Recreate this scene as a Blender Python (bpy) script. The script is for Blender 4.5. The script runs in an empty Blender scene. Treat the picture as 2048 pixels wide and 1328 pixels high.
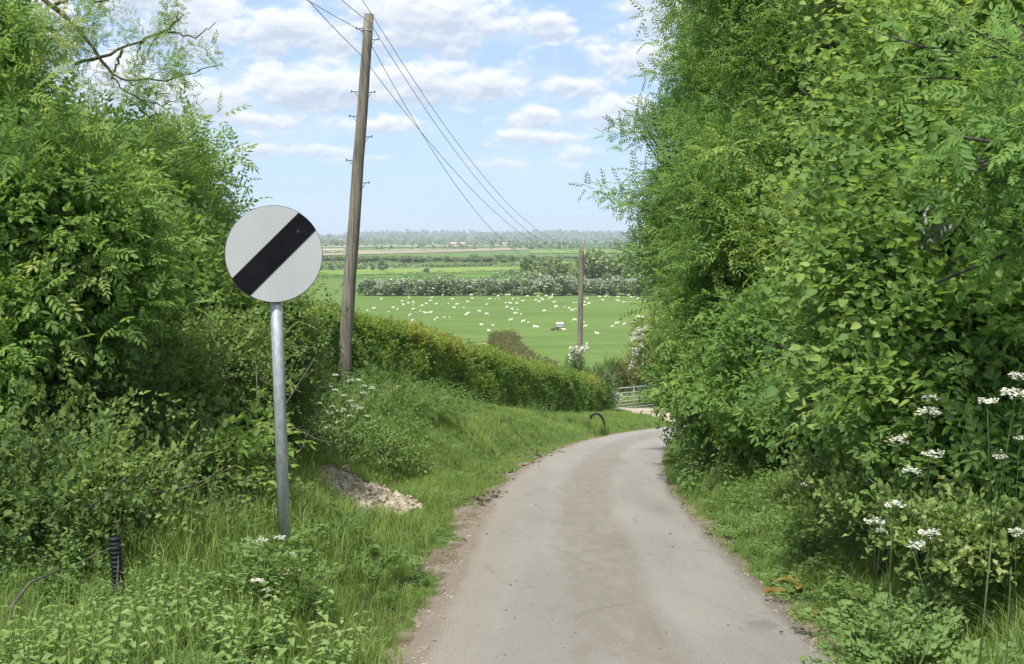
import bpy, math, random
import numpy as np
from mathutils import Vector, Matrix

# ------------------------------------------------------------------ camera, sky, sun
F = 2600.0                                   # focal length in pixels of a 2048 wide frame
PITCH = math.atan((664 - 472) / F)
EYE = 1.6
S = bpy.context.scene
COL = S.collection
cam = bpy.data.cameras.new('camera'); camo = bpy.data.objects.new('camera', cam); COL.objects.link(camo)
camo.location = (0, 0, EYE); camo.rotation_euler = (math.pi / 2 - PITCH, 0, 0)
cam.sensor_width = 36; cam.lens = F / 2048 * 36; cam.clip_start = 0.05; cam.clip_end = 40000
S.camera = camo
S.view_settings.view_transform = 'Standard'; S.view_settings.look = 'None'
S.view_settings.gamma = 1; S.view_settings.use_curve_mapping = False
S.view_settings.exposure = 1.28
S.cycles.max_bounces = 7; S.cycles.diffuse_bounces = 3; S.cycles.glossy_bounces = 2
S.cycles.transmission_bounces = 4; S.cycles.transparent_max_bounces = 8; S.cycles.volume_bounces = 0

SUN_EL, SUN_AZ = 60.0, -155.0                 # azimuth from +Y, clockwise
sun = bpy.data.lights.new('sun', 'SUN'); suno = bpy.data.objects.new('sun', sun); COL.objects.link(suno)
sun.energy = 2.8; sun.angle = math.radians(3.0); sun.color = (1.0, 0.95, 0.86)
_d = Vector((math.sin(math.radians(SUN_AZ)) * math.cos(math.radians(SUN_EL)),
             math.cos(math.radians(SUN_AZ)) * math.cos(math.radians(SUN_EL)), math.sin(math.radians(SUN_EL))))
suno.rotation_euler = _d.to_track_quat('Z', 'Y').to_euler(); suno.location = _d * 50

world = bpy.data.worlds.new('World'); S.world = world; world.use_nodes = True
class NT:
    """tiny node-graph helper"""
    def __init__(s, tree): s.t = tree; s.t.nodes.clear()
    def n(s, typ, **kw):
        nd = s.t.nodes.new(typ)
        for k, v in kw.items(): setattr(nd, k, v)
        return nd
    def put(s, sock, v):
        if hasattr(v, 'is_linked') or isinstance(v, bpy.types.NodeSocket): s.t.links.new(v, sock)
        elif v is not None:
            try: sock.default_value = v
            except TypeError: sock.default_value = tuple(v) + (1,)
    def m(s, op, a, b=None, c=None, clamp=False):
        nd = s.n('ShaderNodeMath', operation=op, use_clamp=clamp)
        for i, v in enumerate((a, b, c)):
            if v is not None: s.put(nd.inputs[i], v)
        return nd.outputs[0]
    def v(s, op, a, b=None):
        nd = s.n('ShaderNodeVectorMath', operation=op)
        s.put(nd.inputs[0], a)
        if b is not None: s.put(nd.inputs[1], b)
        return nd.outputs['Value'] if op in ('LENGTH', 'DOT_PRODUCT', 'DISTANCE') else nd.outputs[0]
    def ss(s, x, lo, hi, a=0.0, b=1.0):
        nd = s.n('ShaderNodeMapRange', interpolation_type='SMOOTHSTEP')
        s.put(nd.inputs[0], x); s.put(nd.inputs[1], lo); s.put(nd.inputs[2], hi); s.put(nd.inputs[3], a); s.put(nd.inputs[4], b)
        return nd.outputs[0]
    def mix(s, f, a, b, mode='MIX'):
        nd = s.n('ShaderNodeMix', data_type='RGBA', blend_type=mode)
        s.put(nd.inputs[0], f); s.put(nd.inputs[6], col4(a)); s.put(nd.inputs[7], col4(b))
        return nd.outputs[2]
    def noise(s, vec, scale, detail=4, rough=0.55, dist=0.0):
        nd = s.n('ShaderNodeTexNoise')
        if vec is not None: s.put(nd.inputs['Vector'], vec)
        nd.inputs['Scale'].default_value = scale; nd.inputs['Detail'].default_value = detail
        nd.inputs['Roughness'].default_value = rough; nd.inputs['Distortion'].default_value = dist
        return nd.outputs[0]
    def ramp(s, f, stops):
        nd = s.n('ShaderNodeValToRGB'); s.put(nd.inputs[0], f); e = nd.color_ramp.elements
        while len(e) < len(stops): e.new(0.5)
        for el, (p, c) in zip(e, stops): el.position = p; el.color = tuple(c) + (1,) if len(c) == 3 else c
        return nd.outputs[0]
def col4(c):
    if isinstance(c, bpy.types.NodeSocket): return c
    return tuple(c) + (1,) if len(c) == 3 else c

def build_sky():
    g = NT(world.node_tree)
    out = g.n('ShaderNodeOutputWorld'); bg = g.n('ShaderNodeBackground'); bg.inputs[1].default_value = 0.1
    g.t.links.new(bg.outputs[0], out.inputs[0])
    sky = g.n('ShaderNodeTexSky', sky_type='NISHITA'); sky.sun_disc = False
    sky.sun_elevation = math.radians(SUN_EL); sky.sun_rotation = math.radians(SUN_AZ); sky.air_density = 1.0; sky.dust_density = 0.6
    tc = g.n('ShaderNodeTexCoord'); d = tc.outputs['Generated']
    sp = g.n('ShaderNodeSeparateXYZ'); g.put(sp.inputs[0], d)
    az = g.m('ARCTAN2', sp.outputs[0], sp.outputs[1]); el = g.m('ARCSINE', sp.outputs[2])
    cb = g.n('ShaderNodeCombineXYZ'); g.put(cb.inputs[0], az); g.put(cb.inputs[1], el); uv = cb.outputs[0]
    wob = g.noise(uv, 30, 5, 0.6)
    # cumulus heaps: pixel centre and half sizes in the photograph's sky, stored as azimuth / elevation
    heaps = [(860,45,210,85,1.15),(1100,58,58,34,1.25),(1310,20,85,70,1.2),(1290,118,140,50,.85),(590,78,165,50,1.0),(640,185,200,58,1.1),
             (880,172,190,48,1.1),(985,178,85,28,1.0),(1145,180,76,32,1.2),(410,70,130,70,1.1),(300,10,150,80,1.2),(1240,228,110,36,.9),
             (420,215,150,52,1.05),(640,305,75,18,.9),(530,308,75,16,.85),(770,255,110,26,.8),(1060,240,75,26,.95),(1070,278,110,20,.8),
             (1000,332,75,15,.85),(760,318,40,8,.6),(230,180,100,80,1.0),(560,245,120,24,.7),(1180,310,90,20,.55),(720,20,60,40,.7),
             (1600,60,190,90,1.1),(1900,120,160,80,1.0),(60,90,150,90,1.1),(480,-90,300,70,1.1),(1050,-130,260,60,1.1),(1650,-120,300,80,1.1)]
    mask = None; num = den = 0.0
    for (px, py, rx, ry, a) in heaps:
        ca, ce = math.atan((px - 1024) / F), math.atan((472 - py) / F)
        q = g.v('SUBTRACT', uv, (ca, ce, 0)); q = g.v('MULTIPLY', q, (F / rx, F / ry, 0))
        s = g.m('MULTIPLY', g.m('SUBTRACT', 1.0, g.v('LENGTH', q)), a)
        wt = g.m('MAXIMUM', s, 0.0); sq = g.n('ShaderNodeSeparateXYZ'); g.put(sq.inputs[0], q)
        num = g.m('ADD', num, g.m('MULTIPLY', wt, sq.outputs[1])); den = g.m('ADD', den, wt)
        if mask is None: mask = s
        else: mask = g.m('SMOOTH_MAX', mask, s, 0.15)
    off = g.v('ADD', uv, (-0.0012, 0.0042, 0))
    f1 = g.noise(g.v('MULTIPLY', uv, (1, 1.75, 1)), 34, 8, 0.57, 0.15)
    f2 = g.noise(g.v('MULTIPLY', off, (1, 1.75, 1)), 34, 8, 0.57, 0.15)
    f0 = g.noise(g.v('MULTIPLY', uv, (1, 2.2, 1)), 9, 3, 0.5)
    dens = g.m('ADD', g.m('MULTIPLY', g.m('SUBTRACT', f1, 0.5), 2.6), mask)
    dens = g.m('ADD', dens, g.m('MULTIPLY', g.m('SUBTRACT', f0, 0.5), 0.9))
    # above the photographed strip: broken cloud all over the dome
    hi = g.noise(g.v('MULTIPLY', d, (1, 1, 2.2)), 3.2, 6, 0.55)
    hid = g.m('ADD', g.m('MULTIPLY', g.m('SUBTRACT', hi, 0.5), 5.0), 0.42)
    w = g.ss(sp.outputs[2], 0.20, 0.34)
    dens = g.m('ADD', g.m('MULTIPLY', dens, g.m('SUBTRACT', 1.0, w)), g.m('MULTIPLY', hid, w))
    cov = g.ss(dens, -0.16, 0.52)
    cov = g.m('MULTIPLY', cov, g.ss(el, 0.022, 0.085, 0.18, 0.96))
    lit = g.m('ADD', g.m('MULTIPLY', g.m('SUBTRACT', f1, f2), 3.0), g.m('ADD', 0.66, g.m('MULTIPLY', g.m('DIVIDE', num, g.m('ADD', den, 0.08)), 1.0)))
    lit = g.m('SUBTRACT', lit, g.m('MULTIPLY', g.ss(dens, 0.3, 1.15), 0.40), clamp=True)
    ccol = g.mix(lit, (2.6, 2.98, 3.6), (4.2, 4.3, 4.42))
    # clear sky, lightened by thin veil cloud low down
    blue = g.mix(g.ss(el, -0.01, 0.20), (2.5, 3.35, 4.15), (1.95, 2.78, 3.9))
    base = g.mix(0.9, g.mix(1.0, sky.outputs[0], (0.8, 0.85, 0.95), 'MULTIPLY'), blue)
    veil = g.ss(g.noise(g.v('MULTIPLY', uv, (1, 4.5, 1)), 7, 4, 0.55), 0.42, 0.75, 0.0, 0.5)
    base = g.mix(veil, base, (3.2, 3.75, 4.45))
    fin = g.mix(cov, base, ccol)
    g.t.links.new(fin, bg.inputs[0])
build_sky()

# ------------------------------------------------------------------ helpers
RNG = np.random.default_rng(11)
def pix(px, py, y):
    """world point at world depth y seen at a pixel of the 2048 x 1328 photograph"""
    u, v = (px - 1024) / F, (664 - py) / F
    k = y / (math.cos(PITCH) + math.sin(PITCH) * v)
    return np.array((u * k, y, EYE + k * (-math.sin(PITCH) + math.cos(PITCH) * v)))

def tag(o, label=None, cat=None, group=None, kind=None):
    if label: o['label'] = label
    if cat: o['category'] = cat
    if group: o['group'] = group
    if kind: o['kind'] = kind
    return o
def thing(name, label, cat, loc=(0, 0, 0), rz=0.0, group=None):
    o = bpy.data.objects.new(name, None); COL.objects.link(o); o.empty_display_size = 0.2
    o.location = tuple(loc); o.rotation_euler = (0, 0, rz)
    return tag(o, label, cat, group)
def copy_tree(o, parent=None):
    c = o.copy(); COL.objects.link(c); c.parent = parent
    for ch in list(o.children): copy_tree(ch, c)
    return c
ORD = ['first', 'second', 'third', 'fourth', 'fifth', 'sixth', 'seventh', 'eighth', 'ninth', 'tenth', 'eleventh', 'twelfth', 'thirteenth',
       'fourteenth', 'fifteenth', 'sixteenth', 'seventeenth', 'eighteenth', 'nineteenth', 'twentieth', 'twenty-first', 'twenty-second',
       'twenty-third', 'twenty-fourth', 'twenty-fifth', 'twenty-sixth', 'twenty-seventh', 'twenty-eighth', 'twenty-ninth', 'thirtieth', 'thirty-first', 'thirty-second',
       'thirty-third', 'thirty-fourth', 'thirty-fifth', 'thirty-sixth', 'thirty-seventh', 'thirty-eighth', 'thirty-ninth', 'fortieth']

class Acc:
    """collects vertices and faces of one mesh, with one 'tint' value per vertex"""
    def __init__(s): s.V, s.L, s.Z, s.T, s.n = [], [], [], [], 0
    def add(s, verts, loops, sizes, tint=0.5):
        verts = np.asarray(verts, float).reshape(-1, 3)
        s.V.append(verts); s.L.append(np.asarray(loops, np.int64).ravel() + s.n); s.Z.append(np.asarray(sizes, np.int64).ravel())
        t = np.empty(len(verts)); t[:] = tint; s.T.append(t); s.n += len(verts)
    def faces(s, verts, faces, tint=0.5):
        s.add(verts, [i for f in faces for i in f], [len(f) for f in faces], tint)
    def template(s): return (np.concatenate(s.V), np.concatenate(s.L), np.concatenate(s.Z), np.concatenate(s.T))
    def scatter(s, tm, P, R, sc, tint, keep=0.25):
        """n copies of a template: positions, rotation matrices (columns x,y,z), scales, tint"""
        V, L, Z, T = tm; n, k = len(P), len(V)
        if n == 0: return
        sc = np.broadcast_to(np.asarray(sc, float), (n,))
        out = np.einsum('nij,kj->nki', R, V) * sc[:, None, None] + P[:, None, :]
        loops = (L[None, :] + (np.arange(n) * k)[:, None]).ravel()
        tt = np.broadcast_to(np.asarray(tint, float), (n,))[:, None] + (T[None, :] - 0.5) * keep * 2
        s.V.append(out.reshape(-1, 3)); s.L.append(loops + s.n); s.Z.append(np.tile(Z, n)); s.T.append(tt.ravel()); s.n += n * k
    def tube(s, pts, rad, seg=6, tint=0.5, cap=True):
        pts = np.asarray(pts, float); n = len(pts); rad = np.broadcast_to(np.asarray(rad, float), (n,))
        t = np.gradient(pts, axis=0); t /= np.linalg.norm(t, axis=1)[:, None] + 1e-9
        ref = np.array((0.31, 0.17, 0.93)) if abs(t[0][2]) < 0.8 else np.array((0.93, 0.31, 0.1))
        a = np.cross(t, ref); a /= np.linalg.norm(a, axis=1)[:, None] + 1e-9; b = np.cross(t, a)
        th = np.arange(seg) * 2 * math.pi / seg
        V = pts[:, None, :] + rad[:, None, None] * (np.cos(th)[None, :, None] * a[:, None, :] + np.sin(th)[None, :, None] * b[:, None, :])
        i = np.arange(n - 1)[:, None] * seg; j = np.arange(seg)[None, :]; j2 = (j + 1) % seg
        q = np.stack([i + j, i + j2, i + seg + j2, i + seg + j], -1).reshape(-1, 4)
        L = q.ravel().tolist(); Z = [4] * len(q)
        if cap: L += list(range(seg))[::-1] + list(range((n - 1) * seg, n * seg)); Z += [seg, seg]
        s.add(V.reshape(-1, 3), L, Z, tint)
    def box(s, c, h, R=None, tint=0.5):
        v = np.array([(x, y, z) for x in (-1, 1) for y in (-1, 1) for z in (-1, 1)], float) * np.asarray(h)
        if R is not None: v = v @ np.asarray(R).T
        s.faces(v + np.asarray(c), [(0, 1, 3, 2), (4, 6, 7, 5), (0, 4, 5, 1), (2, 3, 7, 6), (0, 2, 6, 4), (1, 5, 7, 3)], tint)
    def build(s, name, mat, parent=None, origin=(0, 0, 0), smooth=True, link=True):
        V, L, Z, T = s.template(); V = V - np.asarray(origin, float)
        me = bpy.data.meshes.new(name); me.vertices.add(len(V)); me.vertices.foreach_set('co', V.astype(np.float32).ravel())
        me.loops.add(len(L)); me.loops.foreach_set('vertex_index', L.astype(np.int32))
        me.polygons.add(len(Z)); st = np.zeros(len(Z), np.int32); st[1:] = np.cumsum(Z)[:-1]
        me.polygons.foreach_set('loop_start', st)
        me.update(calc_edges=True)
        me.polygons.foreach_set('use_smooth', np.full(len(Z), smooth, bool))
        at = me.attributes.new('tint', 'FLOAT', 'POINT'); at.data.foreach_set('value', np.clip(T, 0, 1).astype(np.float32))
        me.materials.append(mat); me.update()
        if not link: return me
        o = bpy.data.objects.new(name, me); COL.objects.link(o)
        if parent is not None: o.parent = parent
        return o
def inst(name, me, parent=None):
    o = bpy.data.objects.new(name, me); COL.objects.link(o)
    if parent is not None: o.parent = parent
    return o
def unit(v): return v / (np.linalg.norm(v, axis=-1, keepdims=True) + 1e-9)
def frames(dirs, up):
    y = unit(dirs); x = unit(np.cross(y, up)); z = np.cross(x, y)
    return np.stack([x, y, z], -1)
def rdirs(n, rng=RNG): return unit(rng.normal(size=(n, 3)))
def frame1(d, up): return frames(np.asarray([d], float), np.asarray([up], float))

# ------------------------------------------------------------------ materials
def mat(name):
    m = bpy.data.materials.new(name); m.use_nodes = True; g = NT(m.node_tree)
    out = g.n('ShaderNodeOutputMaterial'); b = g.n('ShaderNodeBsdfPrincipled'); g.t.links.new(b.outputs[0], out.inputs[0])
    return m, g, b, out
def leaf_mat(name, stops, trans=0.46, rough=0.64, tcol=1.5):
    m, g, b, out = mat(name)
    a = g.n('ShaderNodeAttribute', attribute_name='tint')
    c = g.ramp(a.outputs['Fac'], stops)
    oi = g.n('ShaderNodeObjectInfo')
    c = g.mix(g.m('MULTIPLY', oi.outputs['Random'], 0.25), c, g.mix(1.0, c, (0.75, 0.95, 1.1), 'MULTIPLY'))
    g.put(b.inputs['Base Color'], c); b.inputs['Roughness'].default_value = rough; b.inputs['Specular IOR Level'].default_value = 0.2
    tr = g.n('ShaderNodeBsdfTranslucent'); g.put(tr.inputs[0], g.mix(1.0, c, (tcol * 1.15, tcol * 1.05, tcol * 0.68), 'MULTIPLY'))
    mx = g.n('ShaderNodeMixShader'); mx.inputs[0].default_value = trans
    g.t.links.new(b.outputs[0], mx.inputs[1]); g.t.links.new(tr.outputs[0], mx.inputs[2]); g.t.links.new(mx.outputs[0], out.inputs[0])
    return m
def plain(name, c1, c2, scale=8, rough=0.7, metal=0.0, bump=0.0, detail=5, stretch=None, spec=0.3, lo=.35, hi=.65):
    m, g, b, out = mat(name)
    tc = g.n('ShaderNodeTexCoord'); v = tc.outputs['Object']
    if stretch: v = g.v('MULTIPLY', v, stretch)
    n = g.noise(v, scale, detail, 0.6)
    g.put(b.inputs['Base Color'], g.mix(g.ss(n, lo, hi), c1, c2))
    b.inputs['Roughness'].default_value = rough; b.inputs['Metallic'].default_value = metal; b.inputs['Specular IOR Level'].default_value = spec
    if bump:
        bp = g.n('ShaderNodeBump'); bp.inputs['Strength'].default_value = bump; bp.inputs['Distance'].default_value = 0.02
        g.put(bp.inputs['Height'], n); g.t.links.new(bp.outputs[0], b.inputs['Normal'])
    return m
G3 = lambda *c: c
M = {}
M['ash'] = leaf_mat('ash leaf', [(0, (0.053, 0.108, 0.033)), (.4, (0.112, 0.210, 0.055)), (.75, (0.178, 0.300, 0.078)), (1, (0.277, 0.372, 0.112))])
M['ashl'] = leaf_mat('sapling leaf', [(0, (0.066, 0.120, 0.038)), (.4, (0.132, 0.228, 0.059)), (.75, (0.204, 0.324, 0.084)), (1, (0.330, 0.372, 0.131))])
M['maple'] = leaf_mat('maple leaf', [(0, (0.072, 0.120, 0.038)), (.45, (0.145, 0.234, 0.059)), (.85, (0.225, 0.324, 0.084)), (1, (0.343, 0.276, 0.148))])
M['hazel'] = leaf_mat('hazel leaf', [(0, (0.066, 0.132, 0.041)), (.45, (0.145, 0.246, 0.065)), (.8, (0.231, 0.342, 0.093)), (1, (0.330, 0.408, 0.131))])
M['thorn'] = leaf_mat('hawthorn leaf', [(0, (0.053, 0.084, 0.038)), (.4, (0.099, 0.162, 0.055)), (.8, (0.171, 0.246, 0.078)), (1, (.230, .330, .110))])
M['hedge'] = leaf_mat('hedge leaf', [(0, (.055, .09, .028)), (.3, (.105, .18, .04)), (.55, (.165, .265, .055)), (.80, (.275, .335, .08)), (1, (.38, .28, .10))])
M['olive'] = leaf_mat('olive leaf', [(0, (.08, .085, .035)), (.5, (.155, .16, .06)), (1, (.23, .21, .09))])
M['bronze'] = leaf_mat('bronze leaf', [(0, (.09, .075, .04)), (.5, (.18, .15, .07)), (1, (.28, .23, .12))])
M['far'] = leaf_mat('far leaf', [(0, (0.117, 0.175, 0.070)), (.5, (0.208, 0.275, 0.105)), (1, (0.312, 0.362, 0.154))], trans=0.2)
M['farwood'] = leaf_mat('far wood leaf', [(0, (.09, .14, .06)), (.5, (.14, .20, .085)), (1, (.20, .26, .12))], trans=0.15)
M['grass'] = leaf_mat('grass blade', [(0, (0.079, 0.126, 0.041)), (.35, (0.165, 0.240, 0.064)), (.7, (0.264, 0.342, 0.093)), (.9, (0.369, 0.408, 0.139)), (1, (0.461, 0.384, 0.297))], trans=0.42)
M['herb'] = leaf_mat('herb leaf', [(0, (0.072, 0.126, 0.041)), (.5, (0.145, 0.228, 0.067)), (.85, (0.225, 0.318, 0.097)), (1, (0.316, 0.360, 0.148))], trans=0.35)
M['dock'] = leaf_mat('dock leaf', [(0, (.04, .095, .025)), (.6, (.085, .165, .035)), (1, (.30, .22, .06))], trans=0.3)
M['petal'] = leaf_mat('white petal', [(0, (.5, .53, .42)), (.5, (.70, .71, .62)), (1, (.80, .80, .76))], trans=0.3, tcol=1.0)
M['farpetal'] = leaf_mat('hawthorn blossom', [(0, (.26, .29, .23)), (.5, (.40, .42, .36)), (1, (.56, .57, .52))], trans=0.15, tcol=1.0)
M['deadleaf'] = leaf_mat('dead leaf', [(0, (.11, .075, .025)), (.5, (.20, .13, .035)), (1, (.27, .19, .07))], trans=0.25)
M['bark'] = plain('bark', (.035, .032, .026), (.085, .078, .060), 30, 0.9, bump=0.6, stretch=(1, 1, .25))
M['stick'] = plain('dry stem', (.055, .05, .038), (.125, .112, .088), 30, 0.9)
M['lichen'] = plain('lichened bark', (.065, .058, .042), (.17, .135, .065), 22, 0.9, bump=0.5)
M['stem'] = plain('green stem', (.035, .065, .018), (.07, .11, .032), 20, 0.6)
M['pole'] = plain('weathered pole', (.09, .08, .064), (.235, .215, .175), 26, 0.9, bump=0.5, stretch=(1, 1, .045), lo=.3, hi=.7)
M['galv'] = plain('galvanised steel', (.36, .39, .42), (.50, .53, .56), 46, 0.5, metal=0.55, spec=.5, stretch=(1, 1, .4))
M['gate'] = plain('galvanised gate', (.24, .275, .285), (.36, .39, .40), 20, 0.5, metal=0.3, spec=.5)
M['iron'] = plain('dark iron', (.03, .035, .045), (.07, .075, .085), 40, 0.6, metal=0.4)
M['white'] = plain('sign white', (.44, .45, .465), (.47, .48, .495), 7, 0.42, lo=.25, hi=.6, spec=.35, stretch=(1.6, 1, .35), detail=8)
M['black'] = plain('sign black', (.004, .004, .006), (.009, .009, .012), 9, 0.6, spec=.12)
M['rim'] = plain('sign rim', (.05, .06, .06), (.10, .11, .11), 12, 0.5)
M['plastic'] = plain('black plastic', (.008, .009, .012), (.02, .022, .026), 12, 0.45)
M['post'] = plain('fence wood', (.16, .13, .10), (.36, .31, .25), 24, 0.9, stretch=(1, 1, .1), bump=.4)
M['wire'] = plain('wire', (.05, .055, .065), (.08, .085, .1), 5, 0.6)
M['wool'] = plain('wool', (.60, .57, .45), (.72, .69, .58), 6, 0.95)
M['soil'] = plain('soil heap', (.30, .245, .19), (.52, .45, .37), 9, 0.95, bump=1.0, lo=.3, hi=.7)
M['grit'] = plain('grit', (.22, .185, .15), (.38, .345, .30), 3, 0.95)
M['clod'] = plain('dark clod', (.03, .024, .018), (.085, .066, .05), 30, 0.95, bump=.5)
M['hopper'] = plain('grey hopper', (.33, .36, .40), (.45, .48, .52), 2, 0.5, metal=.2)

# ------------------------------------------------------------------ the lie of the land
_py = np.array([-60, -30, -5, 0, 6.86, 9, 11.4, 16.4, 20, 32, 42, 50, 63, 100, 150, 175, 200, 12000])
_pd = np.array([-3.0, -1.0, 1.1, 1.6, 2.30, 2.53, 2.76, 3.32, 3.68, 5.1, 6.3, 7.2, 8.6, 12.5, 17.2, 18.3, 18.5, 18.5])
_ty = np.arange(-80, 320, 0.25); _td = np.interp(_ty, _py, _pd)
_k = np.exp(-0.5 * (np.arange(-24, 25) / 8.0) ** 2); _k /= _k.sum()
_td = np.convolve(np.pad(_td, 24, mode='edge'), _k, mode='valid')
def drop(y): return np.interp(y, _ty, _td)
_pp = np.array([(.45, -60), (.47, -10), (.5, 0), (.57, 6.86), (.66, 9), (.70, 11.4), (.9, 16.4), (1.2, 19.9), (1.9, 26), (2.85, 32), (4.5, 39),
                (7.0, 46), (11, 52), (17, 57), (26, 61), (40, 66), (62, 72)], float)
def smooth_path(p, n=900):
    s = np.concatenate([[0], np.cumsum(np.linalg.norm(np.diff(p, axis=0), axis=1))])
    u = np.linspace(0, s[-1], n); q = np.stack([np.interp(u, s, p[:, i]) for i in range(p.shape[1])], 1)
    k = np.exp(-0.5 * (np.arange(-18, 19) / 7.0) ** 2); k /= k.sum()
    for i in range(p.shape[1]):
        e = np.concatenate([q[0, i] - (q[1:19, i] - q[0, i])[::-1], q[:, i], q[-1, i] + (q[-1, i] - q[-19:-1, i])[::-1]])
        q[:, i] = np.convolve(e, k, 'valid')
    return q
PATH = smooth_path(_pp)
PT = unit(np.gradient(PATH, axis=0)); PN = np.stack([PT[:, 1], -PT[:, 0]], 1)      # PN points right
HALF = 1.15
def sdist(x, y):
    """signed distance from the road's centre line (left negative) and along index"""
    x = np.atleast_1d(np.asarray(x, float)); y = np.atleast_1d(np.asarray(y, float))
    out = np.empty(len(x)); ii = np.empty(len(x), int); sub = PATH
    for a in range(0, len(x), 20000):
        dx = x[a:a + 20000, None] - sub[None, :, 0]; dy = y[a:a + 20000, None] - sub[None, :, 1]
        d2 = dx * dx + dy * dy; j = d2.argmin(1); r = np.arange(len(j))
        out[a:a + 20000] = np.sqrt(d2[r, j]) * np.sign(dx[r, j] * PN[j, 0] + dy[r, j] * PN[j, 1]); ii[a:a + 20000] = j
    return out, ii
def vnoise(x, y, sc, seed=0):
    """cheap smooth value noise in numpy, -1..1"""
    r = np.random.default_rng(seed); t = r.uniform(-1, 1, (64, 64)); x = np.asarray(x) * sc + 1000; y = np.asarray(y) * sc + 1000
    i = np.floor(x).astype(int); j = np.floor(y).astype(int); u = x - i; v = y - j; u = u * u * (3 - 2 * u); v = v * v * (3 - 2 * v)
    f = lambda a, b: t[a % 64, b % 64]
    return (f(i, j) * (1 - u) + f(i + 1, j) * u) * (1 - v) + (f(i, j + 1) * (1 - u) + f(i + 1, j + 1) * u) * v
def far_hills(x, y):
    a = np.clip((y - 3500) / 3200, 0, 1); a = a * a * (3 - 2 * a)
    r = 12 + 7 * np.sin(x / 1150 + 1.2) + 4 * np.sin(x / 430 + y / 900)
    return a * np.clip(r, 0, 30)
def ground(x, y):
    x = np.atleast_1d(np.asarray(x, float)); y = np.atleast_1d(np.asarray(y, float))
    z = EYE - drop(y) + far_hills(x, y)
    near = (y < 95) & (np.abs(x) < 60)
    if near.any():
        xn, yn = x[near], y[near]; s, i = sdist(xn, yn); add = np.zeros(len(xn))
        A = np.interp(yn, [-10, 0, 5, 8, 10, 12, 16, 20, 26, 30, 35, 41, 48, 60, 75], [.2, .2, .3, .56, .68, .76, .92, 1.15, 1.34, 1.2, .86, .52, .36, .22, 0]); sc = np.interp(yn, [8, 12, 20], [.5, .75, 1.2])
        e = np.maximum(-s - HALF - np.interp(yn, [8, 10, 12, 14, 17, 20, 26, 35], [.32, .5, .9, 1.3, 1.4, 1.0, .6, .4]) - .12 * vnoise(xn, yn, 1.3, 3), 0); left = s < 0
        add[left] = (A * (1 - np.exp(-e / sc)))[left]
        e = np.maximum(s - HALF - 0.1, 0)
        fade = np.interp(yn, [-10, 40, 52], [1, 1, .15])
        add[~left] = (fade * (.42 * (1 - np.exp(-e / 1.1)) + .07 * np.minimum(e, 12)))[~left]
        rough = np.clip((np.abs(s) - HALF) / .5, 0, 1)
        add += rough * (.05 * vnoise(xn, yn, .8, 1) + .022 * vnoise(xn, yn, 3.2, 2))
        add += np.clip((np.abs(s) - HALF + .1) / .2, 0, 1) * np.clip((HALF + .9 - np.abs(s)) / .3, 0, 1) * .018 * vnoise(xn, yn, 9, 5)
        edge = np.clip((60 - np.abs(xn)) / 15, 0, 1) * np.clip((95 - yn) / 15, 0, 1)
        z[near] += add * edge
    return z
def gz(x, y): return float(ground([x], [y])[0])
def on_ground(px, py, y0=3.0, y1=70.0):
    """where the ray through a pixel meets the ground"""
    ys = np.linspace(y0, y1, 900); P = np.array([pix(px, py, y) for y in ys]); g = ground(P[:, 0], P[:, 1])
    k = np.nonzero(P[:, 2] <= g)[0]
    return P[k[0]] if len(k) else P[-1]

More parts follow.
